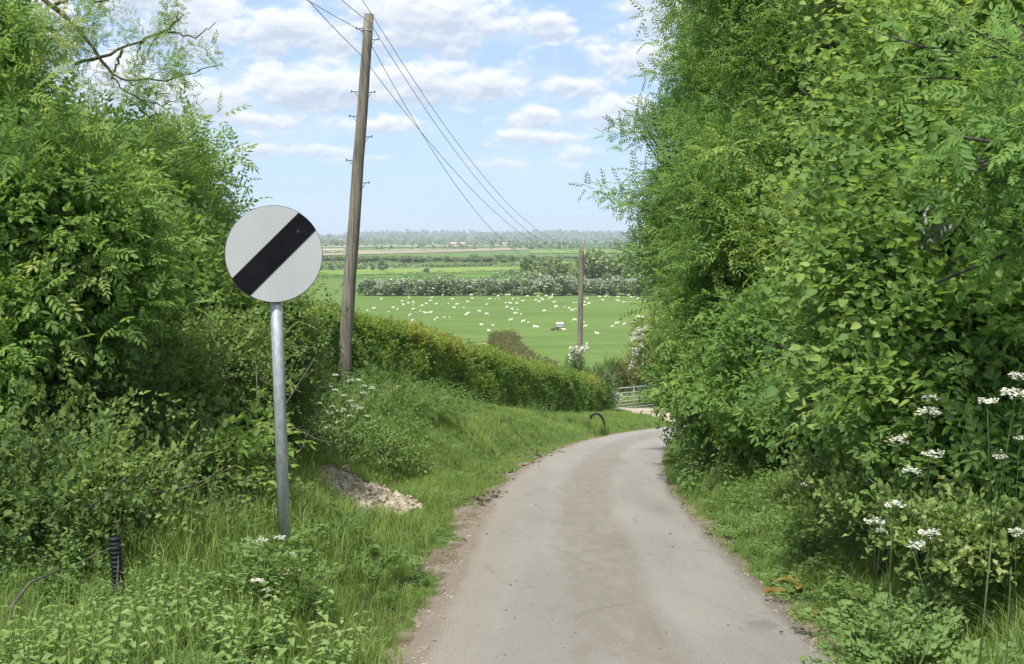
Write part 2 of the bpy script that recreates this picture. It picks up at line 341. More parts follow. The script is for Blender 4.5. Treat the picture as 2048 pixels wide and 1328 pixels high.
def build_ground():
    def geo(a, b, n): return np.geomspace(a, b, n)
    xs = np.concatenate([-geo(9, 9000, 46)[::-1], np.linspace(-8.8, -5, 14), np.linspace(-4.9, 5.5, 131), np.linspace(5.7, 13, 34), geo(13.5, 9000, 42)])
    ys = np.concatenate([-geo(4, 60, 10)[::-1], np.linspace(-3, 3, 14), np.linspace(3.1, 22, 230), np.linspace(22.2, 64, 180), geo(64.6, 200, 60), geo(206, 9400, 70)])
    X, Y = np.meshgrid(xs, ys); Z = ground(X.ravel(), Y.ravel()); nx, ny = len(xs), len(ys)
    i = (np.arange(ny - 1)[:, None] * nx + np.arange(nx - 1)[None, :]).ravel()
    q = np.stack([i, i + 1, i + nx + 1, i + nx], 1)
    x, y = X.ravel(), Y.ravel(); s, _ = sdist(x, y)
    near = (y < 75)
    # bare earth along the road's left edge, thin on the right, thin among the bank's plants
    el = -s - HALF; er = s - HALF
    wl = np.interp(y, [0, 6, 9, 12, 16, 24, 34, 50], [.0, .04, .22, .34, .30, .22, .16, .12]) + .22 * vnoise(x, y, 1.1, 8) + .12 * vnoise(x, y, 4, 9)
    bare = np.where(s < 0, np.clip((wl - el) / .18, 0, 1), np.clip((.16 + .08 * vnoise(x, y, 2, 10) - er) / .12, 0, 1))
    bare = np.where(near, bare, 0)
    a = Acc(); a.add(np.stack([x, y, Z], 1), q.ravel(), np.full(len(q), 4), bare)
    m, g, b, out = mat('ground earth and grass')
    tc = g.n('ShaderNodeTexCoord'); o = tc.outputs['Object']
    at = g.n('ShaderNodeAttribute', attribute_name='tint').outputs['Fac']
    sp = g.n('ShaderNodeSeparateXYZ'); g.put(sp.inputs[0], o)
    n1 = g.noise(o, 3.0, 6, 0.6); n2 = g.noise(o, 22, 4, 0.65); n3 = g.noise(o, .05, 4, .6)
    near_g = g.mix(g.ss(n2, .3, .7), (.055, .085, .024), (.10, .165, .038))
    st = g.noise(g.v('MULTIPLY', o, (.25, 1, 1)), .22, 4, .6); fine = g.noise(g.v('MULTIPLY', o, (.4, 1, 1)), 1.6, 4, .7)
    far_g = g.mix(g.ss(st, .35, .68), (.088, .142, .030), (.128, .190, .047))
    far_g = g.mix(g.ss(fine, .35, .75, 0, .35), far_g, (.07, .135, .025))
    far_g = g.mix(g.ss(n3, .4, .7, 0, .3), far_g, (.11, .20, .045))
    grass = g.mix(g.ss(sp.outputs[1], 66, 90), near_g, far_g)
    earth = g.mix(g.ss(n1, .3, .7), (.13, .10, .075), (.26, .215, .17))
    earth = g.mix(g.ss(n2, .5, .72, 0, .75), earth, (.10, .078, .055))
    g.put(b.inputs['Base Color'], g.mix(g.ss(g.m('ADD', at, g.m('MULTIPLY', g.m('SUBTRACT', n2, .5), .7)), .35, .6), grass, earth))
    b.inputs['Roughness'].default_value = 0.95; b.inputs['Specular IOR Level'].default_value = .1
    bp = g.n('ShaderNodeBump'); bp.inputs['Strength'].default_value = .8; bp.inputs['Distance'].default_value = .03
    g.put(bp.inputs['Height'], g.m('ADD', n2, g.m('MULTIPLY', n1, .8))); g.t.links.new(bp.outputs[0], b.inputs['Normal'])
    tag(a.build('ground', m), kind='structure')
build_ground()

def build_road():
    sel = np.arange(0, len(PATH)); L = np.concatenate([[0], np.cumsum(np.linalg.norm(np.diff(PATH, axis=0), axis=1))])
    us = np.linspace(-1, 1, 25); a = Acc(); ny = len(sel)
    P = PATH[sel][:, None, :] + PN[sel][:, None, :] * (us[None, :, None] * (HALF + .02))
    jit = .05 * vnoise(L[sel], L[sel] * 0, 1.7, 21) + .03 * vnoise(L[sel], L[sel] * 0, 5, 22)
    P[:, 0, :] -= PN[sel] * jit[:, None]; P[:, -1, :] += PN[sel] * jit[::-1][:, None]
    x, y = P[..., 0].ravel(), P[..., 1].ravel()
    camber = (.03 * (1 - us ** 2))[None, :].repeat(ny, 0).ravel()
    z = EYE - drop(y) + .012 + camber + .006 * vnoise(x, y, 1.2, 4)
    nx = len(us); i = (np.arange(ny - 1)[:, None] * nx + np.arange(nx - 1)[None, :]).ravel()
    q = np.stack([i, i + 1, i + nx + 1, i + nx], 1)
    a.add(np.stack([x, y, z], 1), q.ravel(), np.full(len(q), 4), ((us + 1) / 2)[None, :].repeat(ny, 0).ravel())
    m, g, b, out = mat('worn tarmac')
    o = g.n('ShaderNodeTexCoord').outputs['Object']; u = g.n('ShaderNodeAttribute', attribute_name='tint').outputs['Fac']
    big = g.noise(g.v('MULTIPLY', o, (1, .14, 1)), 1.7, 5, .6); med = g.noise(g.v('MULTIPLY', o, (1, .3, 1)), 8, 6, .68); fine = g.noise(o, 95, 3, .7); grain = g.noise(o, 320, 2, .7)
    uu = g.m('ADD', u, g.m('MULTIPLY', g.m('SUBTRACT', big, .5), .16)); uu = g.m('ADD', uu, g.m('MULTIPLY', g.m('SUBTRACT', med, .5), .07))
    tar = g.mix(g.ss(big, .3, .7), (.232, .224, .205), (.292, .282, .26))
    crown = g.m('MULTIPLY', g.ss(uu, .33, .42), g.ss(uu, .70, .60))
    tar = g.mix(g.m('MULTIPLY', crown, g.ss(med, .25, .7, .2, .85)), tar, (.205, .178, .146))
    edge = g.ss(uu, .24, .10); tar = g.mix(g.m('MULTIPLY', edge, g.ss(med, .3, .6, .5, .9)), tar, (.27, .24, .20)); tar = g.mix(g.ss(uu, .085, .02), tar, (.21, .17, .13))
    dmp = g.ss(g.noise(g.v('MULTIPLY', o, (1, .22, 1)), 3.1, 5, .7), .56, .72, 0, .4); tar = g.mix(dmp, tar, (.135, .122, .108)); edr = g.ss(uu, .93, 1.0); tar = g.mix(g.m('MULTIPLY', edr, .8), tar, (.13, .10, .078))
    pale = g.ss(g.noise(g.v('MULTIPLY', o, (1, .4, 1)), 2.3, 5, .65), .58, .74, 0, .5); tar = g.mix(pale, tar, (.30, .27, .225))
    tar = g.mix(g.ss(fine, .45, .70, 0, .55), tar, (.095, .086, .074)); tar = g.mix(g.ss(grain, .5, .72, 0, .5), tar, (.34, .325, .30)); spk = g.noise(o, 38, 2, .8); tar = g.mix(g.ss(spk, .66, .74, 0, .6), tar, (.12, .095, .07))
    vo = g.n('ShaderNodeTexVoronoi', feature='DISTANCE_TO_EDGE'); vo.inputs['Scale'].default_value = .9; g.put(vo.inputs['Vector'], g.v('ADD', o, g.v('MULTIPLY', g.noise(o, 3, 4, .6), (.5, .5, 0))))
    crk = g.m('MULTIPLY', g.ss(vo.outputs['Distance'], .012, .003), g.ss(g.noise(o, .8, 3, .5), .5, .62)); tar = g.mix(g.m('MULTIPLY', crk, .3), tar, (.07, .06, .05))
    g.put(b.inputs['Base Color'], tar); b.inputs['Roughness'].default_value = .88; b.inputs['Specular IOR Level'].default_value = .25
    bp = g.n('ShaderNodeBump'); bp.inputs['Strength'].default_value = .9; bp.inputs['Distance'].default_value = .008
    g.put(bp.inputs['Height'], g.m('ADD', fine, g.m('MULTIPLY', grain, .5))); g.t.links.new(bp.outputs[0], b.inputs['Normal'])
    tag(a.build('road', m), kind='structure')
    # dusty pull-in between the road and the gate
    a = Acc(); rows = [(47.5, 5.6, 9.2), (50, 5.4, 11), (53, 5.1, 13), (56, 4.9, 14), (59, 4.6, 12), (61, 4.4, 10), (63.5, 4.2, 8.2), (66, 4.2, 7.6), (70, 4.6, 7.2)]
    ry = np.linspace(47.5, 70, 46); rl = np.interp(ry, [r[0] for r in rows], [r[1] for r in rows]) + .25 * vnoise(ry, ry * 0, .6, 31)
    rr = np.interp(ry, [r[0] for r in rows], [r[2] for r in rows]) + .3 * vnoise(ry, ry * 0, .5, 32)
    t = np.linspace(0, 1, 22); X = rl[:, None] * (1 - t) + rr[:, None] * t; Y = ry[:, None].repeat(22, 1)
    Z = ground(X.ravel(), Y.ravel()) + .03 * np.clip(np.minimum(t, 1 - t) * 12, -.3, 1)[None, :].repeat(46, 0).ravel() - .004
    i = (np.arange(45)[:, None] * 22 + np.arange(21)[None, :]).ravel(); q = np.stack([i, i + 1, i + 23, i + 22], 1)
    a.add(np.stack([X.ravel(), Y.ravel(), Z], 1), q.ravel(), np.full(len(q), 4), .5)
    tag(a.build('dirt_track', plain('dusty earth', (.27, .22, .165), (.44, .38, .30), 1.3, .95, bump=.4)), kind='structure')
build_road()

# ------------------------------------------------------------------ far country: fields, tracks
def field(name, corners, c1, c2, lift, kind='structure'):
    """corners: (px, py) on the flat plain below; drawn where those rays meet the plain"""
    P = []
    for px, py in corners:
        u, v = (px - 1024) / F, (664 - py) / F
        dz = -math.sin(PITCH) + math.cos(PITCH) * v; k = -18.5 / dz
        P.append((u * k, k * (math.cos(PITCH) + math.sin(PITCH) * v)))
    P = np.array(P); n = 10; a = Acc(); t = np.linspace(0, 1, n)
    V = [(1 - s) * ((1 - r) * P[0] + r * P[1]) + s * ((1 - r) * P[3] + r * P[2]) for s in t for r in t]
    field.n = getattr(field, 'n', 0) + 1; V = np.array(V); z = ground(V[:, 0], V[:, 1]) + lift + .035 * field.n
    i = (np.arange(n - 1)[:, None] * n + np.arange(n - 1)[None, :]).ravel(); q = np.stack([i, i + 1, i + n + 1, i + n], 1)
    a.add(np.column_stack([V, z]), q.ravel(), np.full(len(q), 4), .5)
    m, g, b, out = mat(name + ' crop'); o = g.n('ShaderNodeTexCoord').outputs['Object']
    nn = g.noise(g.v('MULTIPLY', o, (.3, 1, 1)), .03, 5, .6)
    g.put(b.inputs['Base Color'], g.mix(g.ss(nn, .35, .65), c1, c2)); b.inputs['Roughness'].default_value = .95; b.inputs['Specular IOR Level'].default_value = .05
    tag(a.build(name, m), kind=kind)
GR = ((.07, .15, .03), (.10, .19, .04)); YG = ((.13, .22, .04), (.17, .25, .06)); TAN = ((.25, .225, .15), (.32, .29, .20)); PALE = ((.20, .22, .11), (.26, .27, .15))
field('field', [(560, 556), (1300, 556), (1300, 546), (560, 556.0 - 4)], *GR, .12)
field('field', [(560, 552), (1070, 546), (1070, 533), (560, 541)], *YG, .12)
field('field', [(1040, 535), (1320, 533), (1320, 524), (1030, 525)], (.10, .21, .03), (.14, .25, .04), .14)
field('field', [(560, 541), (860, 537), (860, 531), (560, 534)], *PALE, .16)
field('field', [(1080, 522), (1320, 522), (1320, 514), (1080, 514)], *GR, .2)
field('field', [(560, 513), (790, 508), (790, 500), (560, 503)], *TAN, .3)
field('field', [(760, 509), (1060, 500), (1060, 495), (760, 500)], (.24, .21, .145), (.31, .275, .195), .3)
field('field', [(1060, 507), (1320, 507), (1320, 501), (1060, 501)], *YG, .3)
field('field', [(560, 503), (690, 501), (690, 498), (560, 499)], (.36, .34, .20), (.42, .38, .24), .5)
field('field', [(1000, 496), (1320, 496), (1320, 491), (1000, 491)], *GR, .6)
field('field', [(560, 497), (1000, 494), (1000, 490), (560, 492)], *PALE, .6)
field('field', [(900, 489), (1320, 489), (1320, 485.5), (900, 485.5)], *YG, 1.0)

# ------------------------------------------------------------------ leaf, twig and branch templates
def lf(kind, L, W, fold=.18, droop=.12):
    """one leaf or leaflet along +Y, face up +Z"""
    if kind == 'kite':
        V = [(0, 0, 0), (-W / 2, .45 * L, fold * W), (0, L, -droop * L), (W / 2, .45 * L, fold * W)]; Fc = [(0, 2, 1), (0, 3, 2)]
    elif kind == 'lance':
        V = [(0, 0, 0), (-W * .42, .28 * L, fold * W), (-W * .46, .6 * L, fold * W - droop * L * .4), (0, L, -droop * L), (W * .46, .6 * L, fold * W - droop * L * .4), (W * .42, .28 * L, fold * W)]
        Fc = [(0, 3, 2, 1), (0, 5, 4, 3)]
    elif kind == 'round':
        V = [(0, 0, 0), (-W * .32, -.02 * L, fold * W * .6), (-W * .52, .3 * L, fold * W), (-W * .46, .62 * L, fold * W - droop * L * .4), (-W * .2, .86 * L, -droop * L * .6), (0, L * 1.04, -droop * L * 1.2),
             (W * .2, .86 * L, -droop * L * .6), (W * .46, .62 * L, fold * W - droop * L * .4), (W * .52, .3 * L, fold * W), (W * .32, -.02 * L, fold * W * .6)]
        Fc = [(0, 5, 4, 3, 2, 1), (0, 9, 8, 7, 6, 5)]
    elif kind == 'maple':
        V = [(0, 0, 0), (-.55, .12, .05), (-.38, .34, .08), (-.62, .62, 0), (-.26, .62, .06), (0, 1.05, -.12), (.26, .62, .06), (.62, .62, 0), (.38, .34, .08), (.55, .12, .05)]
        V = [(x * W, y * L, z * W) for x, y, z in V]; Fc = [(0, 5, 4, 3, 2, 1), (0, 9, 8, 7, 6, 5)]
    elif kind == 'nettle':
        V = [(0, 0, 0), (-W * .5, .22 * L, fold * W), (-W * .38, .55 * L, fold * W - droop * L * .5), (0, L, -droop * L), (W * .38, .55 * L, fold * W - droop * L * .5), (W * .5, .22 * L, fold * W)]
        Fc = [(0, 3, 2, 1), (0, 5, 4, 3)]
    return np.array(V, float), [i for f in Fc for i in f], [len(f) for f in Fc]
def rot_to(d, up):
    return frame1(d, up)[0]
def compound(a, base, d, up, length, pairs, LL, LW, kind='kite', rng=RNG, tint=.5, rachis=False):
    """pinnate leaf appended to Acc a"""
    R = rot_to(d, up); n = pairs
    pt = lambda t: base + R @ np.array((0, length * t, -.22 * length * t * t))
    V, Lp, Z = lf(kind, LL, LW)
    for i in range(n):
        t = .28 + .62 * i / max(n - 1, 1); sc = (1 - .25 * abs(i - (n - 1) / 2) / n) * rng.uniform(.85, 1.1)
        for sgn in (-1, 1):
            dd = R @ np.array((sgn * .88, .5 + .2 * t, -.25 + rng.uniform(-.15, .15))); Rl = rot_to(dd, R[:, 2] + rng.normal(0, .15, 3))
            a.add(V * sc @ Rl.T + pt(t), Lp, Z, tint + rng.uniform(-.08, .08))
    Rl = rot_to(R @ np.array((0, 1, -.45)), R[:, 2]); a.add(V @ Rl.T + pt(1.0), Lp, Z, tint + .05)
    if rachis: a.tube([pt(t) for t in (0, .5, 1)], [.003, .002, .001], 3, tint, cap=False)
def twig_tm(kind, seed, near=False):
    r = np.random.default_rng(seed); a = Acc(); up = np.array((0, 0, 1.0))
    if kind == 'ash':
        L = .5
        for k in range(4):
            t = k / 3; p = np.array((0, L * t, 0)); tw = r.uniform(-.4, .4) + k * 1.57
            for sgn in ((-1, 1) if k < 3 else (-1, 1, 0)):
                d = np.array((sgn * math.cos(tw) * .9, .55 if sgn else 1, sgn * math.sin(tw) * .9 + .1)) + r.normal(0, .12, 3)
                compound(a, p, unit(d), up + r.normal(0, .25, 3), r.uniform(.20, .30), 4 if not near else 5, r.uniform(.075, .095), r.uniform(.026, .034), 'lance' if near else 'kite', r, .5 + .12 * t, near)
    elif kind == 'elder':
        L = .4
        for k in range(4):
            t = k / 3; p = np.array((0, L * t, 0)); tw = k * 1.57 + r.uniform(-.3, .3)
            for sgn in (-1, 1):
                d = np.array((sgn * math.cos(tw), .6, sgn * math.sin(tw) * .6)) + r.normal(0, .12, 3)
                compound(a, p, unit(d), up + r.normal(0, .25, 3), r.uniform(.16, .22), 2, r.uniform(.085, .11), r.uniform(.040, .05), 'lance', r, .5 + .1 * t, near)
    elif kind == 'hazel':
        L = .45
        for k in range(7):
            t = k / 6; p = np.array((0, L * t, -.08 * t * t)); sgn = 1 if k % 2 else -1
            d = np.array((sgn * .85, .55, r.uniform(-.45, .05))); s = r.uniform(.048, .086); V, Lp, Z = lf('round', s, s * r.uniform(.75, .98), r.uniform(.02, .2), r.uniform(.05, .3))
            a.add(V @ rot_to(d, up + r.normal(0, .35, 3)).T + p + unit(d) * .03, Lp, Z, .5 + r.uniform(-.2, .2))
    elif kind == 'maple':
        L = .42
        for k in range(5):
            t = k / 4; p = np.array((0, L * t, 0)); tw = k * 1.57
            for sgn in (-1, 1):
                d = np.array((sgn * math.cos(tw), .5, sgn * math.sin(tw) * .6 - .15)) + r.normal(0, .15, 3); s = r.uniform(.055, .085); V, Lp, Z = lf('maple', s, s * 1.05)
                a.add(V @ rot_to(d, up + r.normal(0, .3, 3)).T + p + unit(d) * .05, Lp, Z, .5 + r.uniform(-.15, .15) + .1 * t)
    elif kind == 'thorn':
        L = .3
        for k in range(15):
            t = k / 14; p = np.array((0, L * t, 0)) + r.normal(0, .015, 3); d = unit(r.normal(size=3) + np.array((0, .8, .3))); s = r.uniform(.028, .05); V, Lp, Z = lf('kite' if not near else 'maple', s, s * .75)
            a.add(V @ rot_to(d, up + r.normal(0, .5, 3)).T + p, Lp, Z, .5 + r.uniform(-.2, .2) + .1 * t)
    elif kind == 'hedge':
        for k in range(16):
            p = np.array((0, .16 * k / 15, 0)) + r.normal(0, .035, 3); d = unit(r.normal(size=3) + np.array((0, .9, .3))); s = r.uniform(.045, .075); V, Lp, Z = lf('kite', s, s * .62)
            a.add(V @ rot_to(d, up + r.normal(0, .6, 3)).T + p, Lp, Z, .5 + r.uniform(-.14, .14))
    return a.template()
TW = {k: [twig_tm(k, 100 + i) for i in range(4)] for k in ('ash', 'elder', 'hazel', 'maple', 'thorn', 'hedge')}
TW['ashnear'] = [twig_tm('ash', 140 + i, True) for i in range(4)]
TW['eldernear'] = [twig_tm('elder', 150 + i, True) for i in range(3)]

def scatter_twigs(acc, tms, P, D, sc, tint, rng=RNG, upj=.35, keep=.25):
    n = len(P); which = rng.integers(0, len(tms), n); up = np.array((0, 0, 1.0)) + rng.normal(0, upj, (n, 3))
    R = frames(D, up); sc = np.broadcast_to(sc, (n,)); tint = np.broadcast_to(tint, (n,))
    for w in range(len(tms)):
        k = which == w; acc.scatter(tms[w], P[k], R[k], sc[k], tint[k], keep)

def tree(name, label, cat, base, blobs, tw, count, leafmat, seed, bark='bark', size=1.0, stems=3, trunk_r=.07, keep_out=None, group=None, spray=.75, tint0=.5, limb_n=7, shell=.45, per=13, clump=.24):
    """a tree or shrub: base point, crown lobes (centre, radii, weight), leafy twigs through the lobes, stems and limbs"""
    r = np.random.default_rng(seed); base = np.array(base, float); t = thing(name, label, cat, base, 0, group)
    C = np.array([b[0] for b in blobs]); Rr = np.array([b[1] for b in blobs]); w = np.array([b[2] if len(b) > 2 else 1 for b in blobs], float)
    w = w * (Rr[:, 0] * Rr[:, 2] + Rr[:, 1] * Rr[:, 2] + Rr[:, 0] * Rr[:, 1]); w /= w.sum()
    bi = r.choice(len(blobs), count, p=w); u = rdirs(count, r); rad = shell + (1 - shell) * np.sqrt(r.uniform(0, 1, count))
    rad *= 1 + .16 * np.sin(u[:, 0] * 7 + bi) * np.sin(u[:, 2] * 6 + bi * 2) + .10 * r.normal(size=count)
    P = C[bi] + u * Rr[bi] * rad[:, None]; O = unit(u * Rr[bi])
    # leaves gather in sprays at branch ends, with gaps between them
    own = r.integers(0, max(count // per, 8), count) % count; loose = r.uniform(size=count) < .13
    off = r.normal(size=(count, 3)) * np.array((1, 1, .5)) * clump; off += O[own] * np.abs(r.normal(size=(count, 1))) * clump * .5
    bi = np.where(loose, bi, bi[own]); P = np.where(loose[:, None], P, P[own] + off); O2 = np.where(loose[:, None], O, unit(O[own] + .8 * off / clump)); rad = np.where(loose, rad, rad[own])
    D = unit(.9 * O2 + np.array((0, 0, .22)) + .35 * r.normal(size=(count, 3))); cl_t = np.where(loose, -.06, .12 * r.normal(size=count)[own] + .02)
    ok = P[:, 2] > ground(P[:, 0], P[:, 1]) + .05
    s, _ = sdist(P[:, 0], P[:, 1]); ok &= (np.abs(s) > HALF - .1) | (P[:, 2] > ground(P[:, 0], P[:, 1]) + 2.2)
    ok &= np.linalg.norm(P - np.array((0, 0, EYE)), axis=1) > 3.0
    if keep_out is not None: ok &= ~keep_out(P)
    P, D, bi, rad, cl_t = P[ok], D[ok], bi[ok], rad[ok], cl_t[ok]
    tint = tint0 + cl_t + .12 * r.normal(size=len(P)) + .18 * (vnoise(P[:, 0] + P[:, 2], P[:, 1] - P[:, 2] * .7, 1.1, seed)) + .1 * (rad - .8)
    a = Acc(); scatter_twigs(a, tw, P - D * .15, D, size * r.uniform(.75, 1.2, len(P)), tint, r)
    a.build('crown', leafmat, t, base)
    b = Acc(); ends = []
    for k in range(stems):
        top = C[int(r.integers(len(C)))] if stems > 1 else C.mean(0)
        b0 = base + np.array((r.normal(0, .18 * (stems > 1)), r.normal(0, .18 * (stems > 1)), -.15)); m = b0 * .5 + top * .5 + r.normal(0, .12, 3); m[2] = b0[2] + (top[2] - b0[2]) * .55
        pts = [b0, b0 * .6 + m * .4 + r.normal(0, .05, 3), m, m * .4 + top * .6, top]
        b.tube(pts, np.linspace(trunk_r, trunk_r * .3, 5), 7); ends.append(np.array(pts))
    for i in range(len(C)):
        e = ends[int(r.integers(len(ends)))]; st = e[int(r.integers(1, 4))]
        mid = st * .45 + C[i] * .55 + np.array((0, 0, .18 * Rr[i][2])) + r.normal(0, .1, 3)
        b.tube([st, mid, C[i]], [trunk_r * .55, trunk_r * .38, trunk_r * .2], 5)
        own = np.nonzero(bi == i)[0]
        for j in r.choice(own, min(limb_n, len(own)), replace=False) if len(own) else []:
            q = C[i] * r.uniform(.3, 1) ; q = C[i] + (mid - C[i]) * r.uniform(0, .6)
            b.tube([q, q * .5 + P[j] * .5 + r.normal(0, .06 * Rr[i].mean(), 3), P[j], P[j] + D[j] * .3], [trunk_r * .25, trunk_r * .17, .007, .003], 4)
    if len(P) > 60:                              # bare shoots that stand clear of the leaves
        for j in r.choice(len(P), 16, replace=False):
            e = P[j] + D[j] * r.uniform(.15, .4) * size; k = P[j] - D[j] * .5; b.tube([k, (k + e) / 2 + r.normal(0, .03, 3), e], [.008, .006, .002], 4)
    b.build('trunk', M[bark], t, base)
    return t
def B(px, py, y, rx, rz, ry=None, w=1.0):
    c = pix(px, py, y); k = y / F
    return (c, np.array((rx * k, ry if ry else (rx + rz) * .5 * k, rz * k)), w)

# ------------------------------------------------------------------ national speed limit signs
def yaw(a): c, s = math.cos(a), math.sin(a); return np.array(((c, -s, 0), (s, c, 0), (0, 0, 1)))
def speed_sign(name, label, centre, base_z, lean, yw, post_mat):
    """round plate 0.6 m across on a steel tube"""
    c = np.array(centre, float); base = np.array((c[0] + lean, c[1] + .062, base_z)); t = thing(name, label, 'road sign', base)
    R = yaw(yw); n = 72; th = np.arange(n) * 2 * math.pi / n; r = .30
    tr = lambda p: (np.asarray(p, float) @ R.T) + c
    ring = lambda rr, y: np.stack([rr * np.cos(th), np.full(n, y), rr * np.sin(th)], 1)
    a = Acc(); V = np.concatenate([ring(r - .004, 0), ring(r, .003), ring(r, .022), ring(r - .006, .022), ring(r - .006, .006)]); Fc = []
    for k in range(4):
        for i in range(n): j = (i + 1) % n; Fc.append((k * n + i, k * n + n + i, k * n + n + j, k * n + j))
    Fc.append(tuple(range(4 * n, 5 * n)))
    a.faces(tr(V), Fc); a.build('plate_rim', M['rim'], t, base, smooth=False)
    a = Acc(); a.faces(tr(ring(r - .004, -.0005)), [tuple(range(n))[::-1] if False else tuple(range(n))]); fo = a.build('plate', M['white'], t, base, smooth=False)
    # black diagonal band: clipped to the disc, rising to the right
    k = np.linspace(-1, 1, 25); hw = .0755; ang = math.radians(44.5); rr = r - .004
    up_, dn_ = [], []
    for h in (hw, -hw):
        L = math.sqrt(rr * rr - h * h); row = [( (q * L), h) for q in k]
        (up_ if h > 0 else dn_).extend(row)
    def arc(sgn):
        a0 = math.asin(hw / rr); return [(sgn * rr * math.cos(z), rr * math.sin(z)) for z in np.linspace(a0, -a0, 11)][1:-1]
    out = up_ + arc(1) + dn_[::-1] + arc(-1)[::-1]
    ca, sa = math.cos(ang), math.sin(ang)
    a = Acc(); P = [(x * ca - y * sa, -.003, x * sa + y * ca) for x, y in out]; a.faces(tr(P), [tuple(range(len(P)))]); a.build('black_band', M['black'], fo, base, smooth=False)
    a = Acc()
    for (x, z) in ((.148, .138),):
        th2 = np.arange(12) * math.pi / 6; V = [(x + .008 * math.cos(q), -.004, z + .008 * math.sin(q)) for q in th2] + [(x, -.007, z)]
        a.faces(tr(V), [(i, (i + 1) % 12, 12) for i in range(12)])
    a.build('rivet', M['rim'], fo, base)
    a = Acc(); top = tr((0, .062, .255)); a.tube([base - (0, 0, .25), base * .5 + top * .5, top], .038, 24, cap=True)
    a.build('post', post_mat, t, base)
    a = Acc(); a.tube([top, top + (0, 0, .012)], [.041, .036], 24); a.build('post_cap', M['rim'], t, base)
    for z in (-.14, .14):
        a = Acc(); a.box(tr((0, .0235 + .012, z)), (.19, .0115, .016), R); a.build('bracket', M['galv'], t, base)
    return t
sc = pix(548.5, 508, 8.03); sb = on_ground(562, 1100, 7.2, 9.5)
speed_sign('speed_limit_sign', 'round white national speed limit sign with black diagonal band on bare steel post', sc, gz(sc[0] + .03, sc[1] + .06), .038, math.radians(17), M['galv'])
SIGN2 = pix(1922, 482, 8.25)
speed_sign('speed_limit_sign', 'round speed limit sign almost swallowed by hazel leaves', SIGN2, gz(SIGN2[0], SIGN2[1] + .06), 0.02, math.radians(-12), M['galv'])

# ------------------------------------------------------------------ telegraph poles and wires
def pole(label, base, top, r0, r1, irons, band=True):
    base, top = np.array(base, float), np.array(top, float); t = thing('telegraph_pole', label, 'pole', base)
    a = Acc(); n = 14; k = np.linspace(0, 1, n)[:, None]; r = np.random.default_rng(3)
    pts = base * (1 - k) + top * k; pts[0, 2] -= .5; pts[1:-1, :2] += r.normal(0, .006, (n - 2, 2))
    a.tube(pts, np.linspace(r0, r1, n), 20); a.build('pole_shaft', M['pole'], t, base)
    for (h, sgn) in irons:
        p = base + (top - base) * h; rad = r0 + (r1 - r0) * h; a = Acc(); s = sgn
        a.tube([p + (s * rad * .6, -.03, 0), p + (s * (rad + .085), -.04, 0), p + (s * (rad + .125), -.04, .012)], .008, 6)
        a.tube([p + (s * (rad + .125), -.04, -.014), p + (s * (rad + .127), -.04, .034)], .011, 6)
        a.tube([p + (s * rad * .85, -.035, -.115), p + (s * (rad + .065), -.04, -.004)], .006, 5)
        a.build('step_iron', M['iron'], t, base)
    if band:
        p = base + (top - base) * .957; a = Acc(); th = np.linspace(0, 2 * math.pi, 25); rad = r0 + (r1 - r0) * .957 + .006
        a.tube(np.stack([p[0] + rad * np.cos(th), p[1] + rad * np.sin(th), p[2] + .012 * np.sin(2 * th)], 1), .008, 5, cap=False); a.build('wire_band', M['galv'], t, base)
    return t
PB = pix(684, 765, 26); PTp = pix(738, 28, 26); PB[2] = gz(PB[0], PB[1])
def hfrac(py, px0=684): return (pix(700, py, 26)[2] - PB[2]) / (PTp[2] - PB[2])
pole('tall weathered telegraph pole with step irons leaning on the hedge bank', PB, PTp, .142, .094,
     [(hfrac(58), -1), (hfrac(184), -1), (hfrac(233), -1), (hfrac(321), -1), (hfrac(80), 1), (hfrac(185), 1), (hfrac(274), 1), (hfrac(366), 1)])
P2T = pix(1163, 488, 57); P2B = pix(1158.5, 800, 57); P2B[2] = gz(P2B[0], P2B[1])
pole('plain telegraph pole rising behind the hedge near the gate', P2B, P2T, .125, .105, [], True)
def wire(label, py_at, px_at, endz, hit, back, sag_back, rad=.006):
    """cable from the pole behind the viewer, past the leaning pole, down to the pole near the gate"""
    A = pix(px_at, py_at, 26); A[1] -= .05; E = P2T + np.array((0, -.12, endz)); Q = np.array(back, float)
    u = (hit[0] - 1024) / F; d0 = A; t = np.linspace(0, 1, 2000); P = A + (E - A) * t[:, None]
    k = P[:, 1] / (math.cos(PITCH) + math.sin(PITCH) * ((664 - hit[1]) / F)); j = np.argmin(np.abs(P[:, 0] / k - u)); tt = t[j]
    want = pix(hit[0], hit[1], P[j, 1])[2]; sag = (P[j, 2] - want) / (4 * tt * (1 - tt))
    t = np.linspace(0, 1, 60)[:, None]; W1 = Q + (A - Q) * t; W1[:, 2] -= sag_back * 4 * (t * (1 - t))[:, 0]
    W2 = A + (E - A) * t; W2[:, 2] -= sag * 4 * (t * (1 - t))[:, 0]
    a = Acc(); a.tube(np.concatenate([W1, W2[1:]]), rad, 5)
    tag(a.build('overhead_wire', M['wire']), label, 'wire', 'wires strung between the telegraph poles')
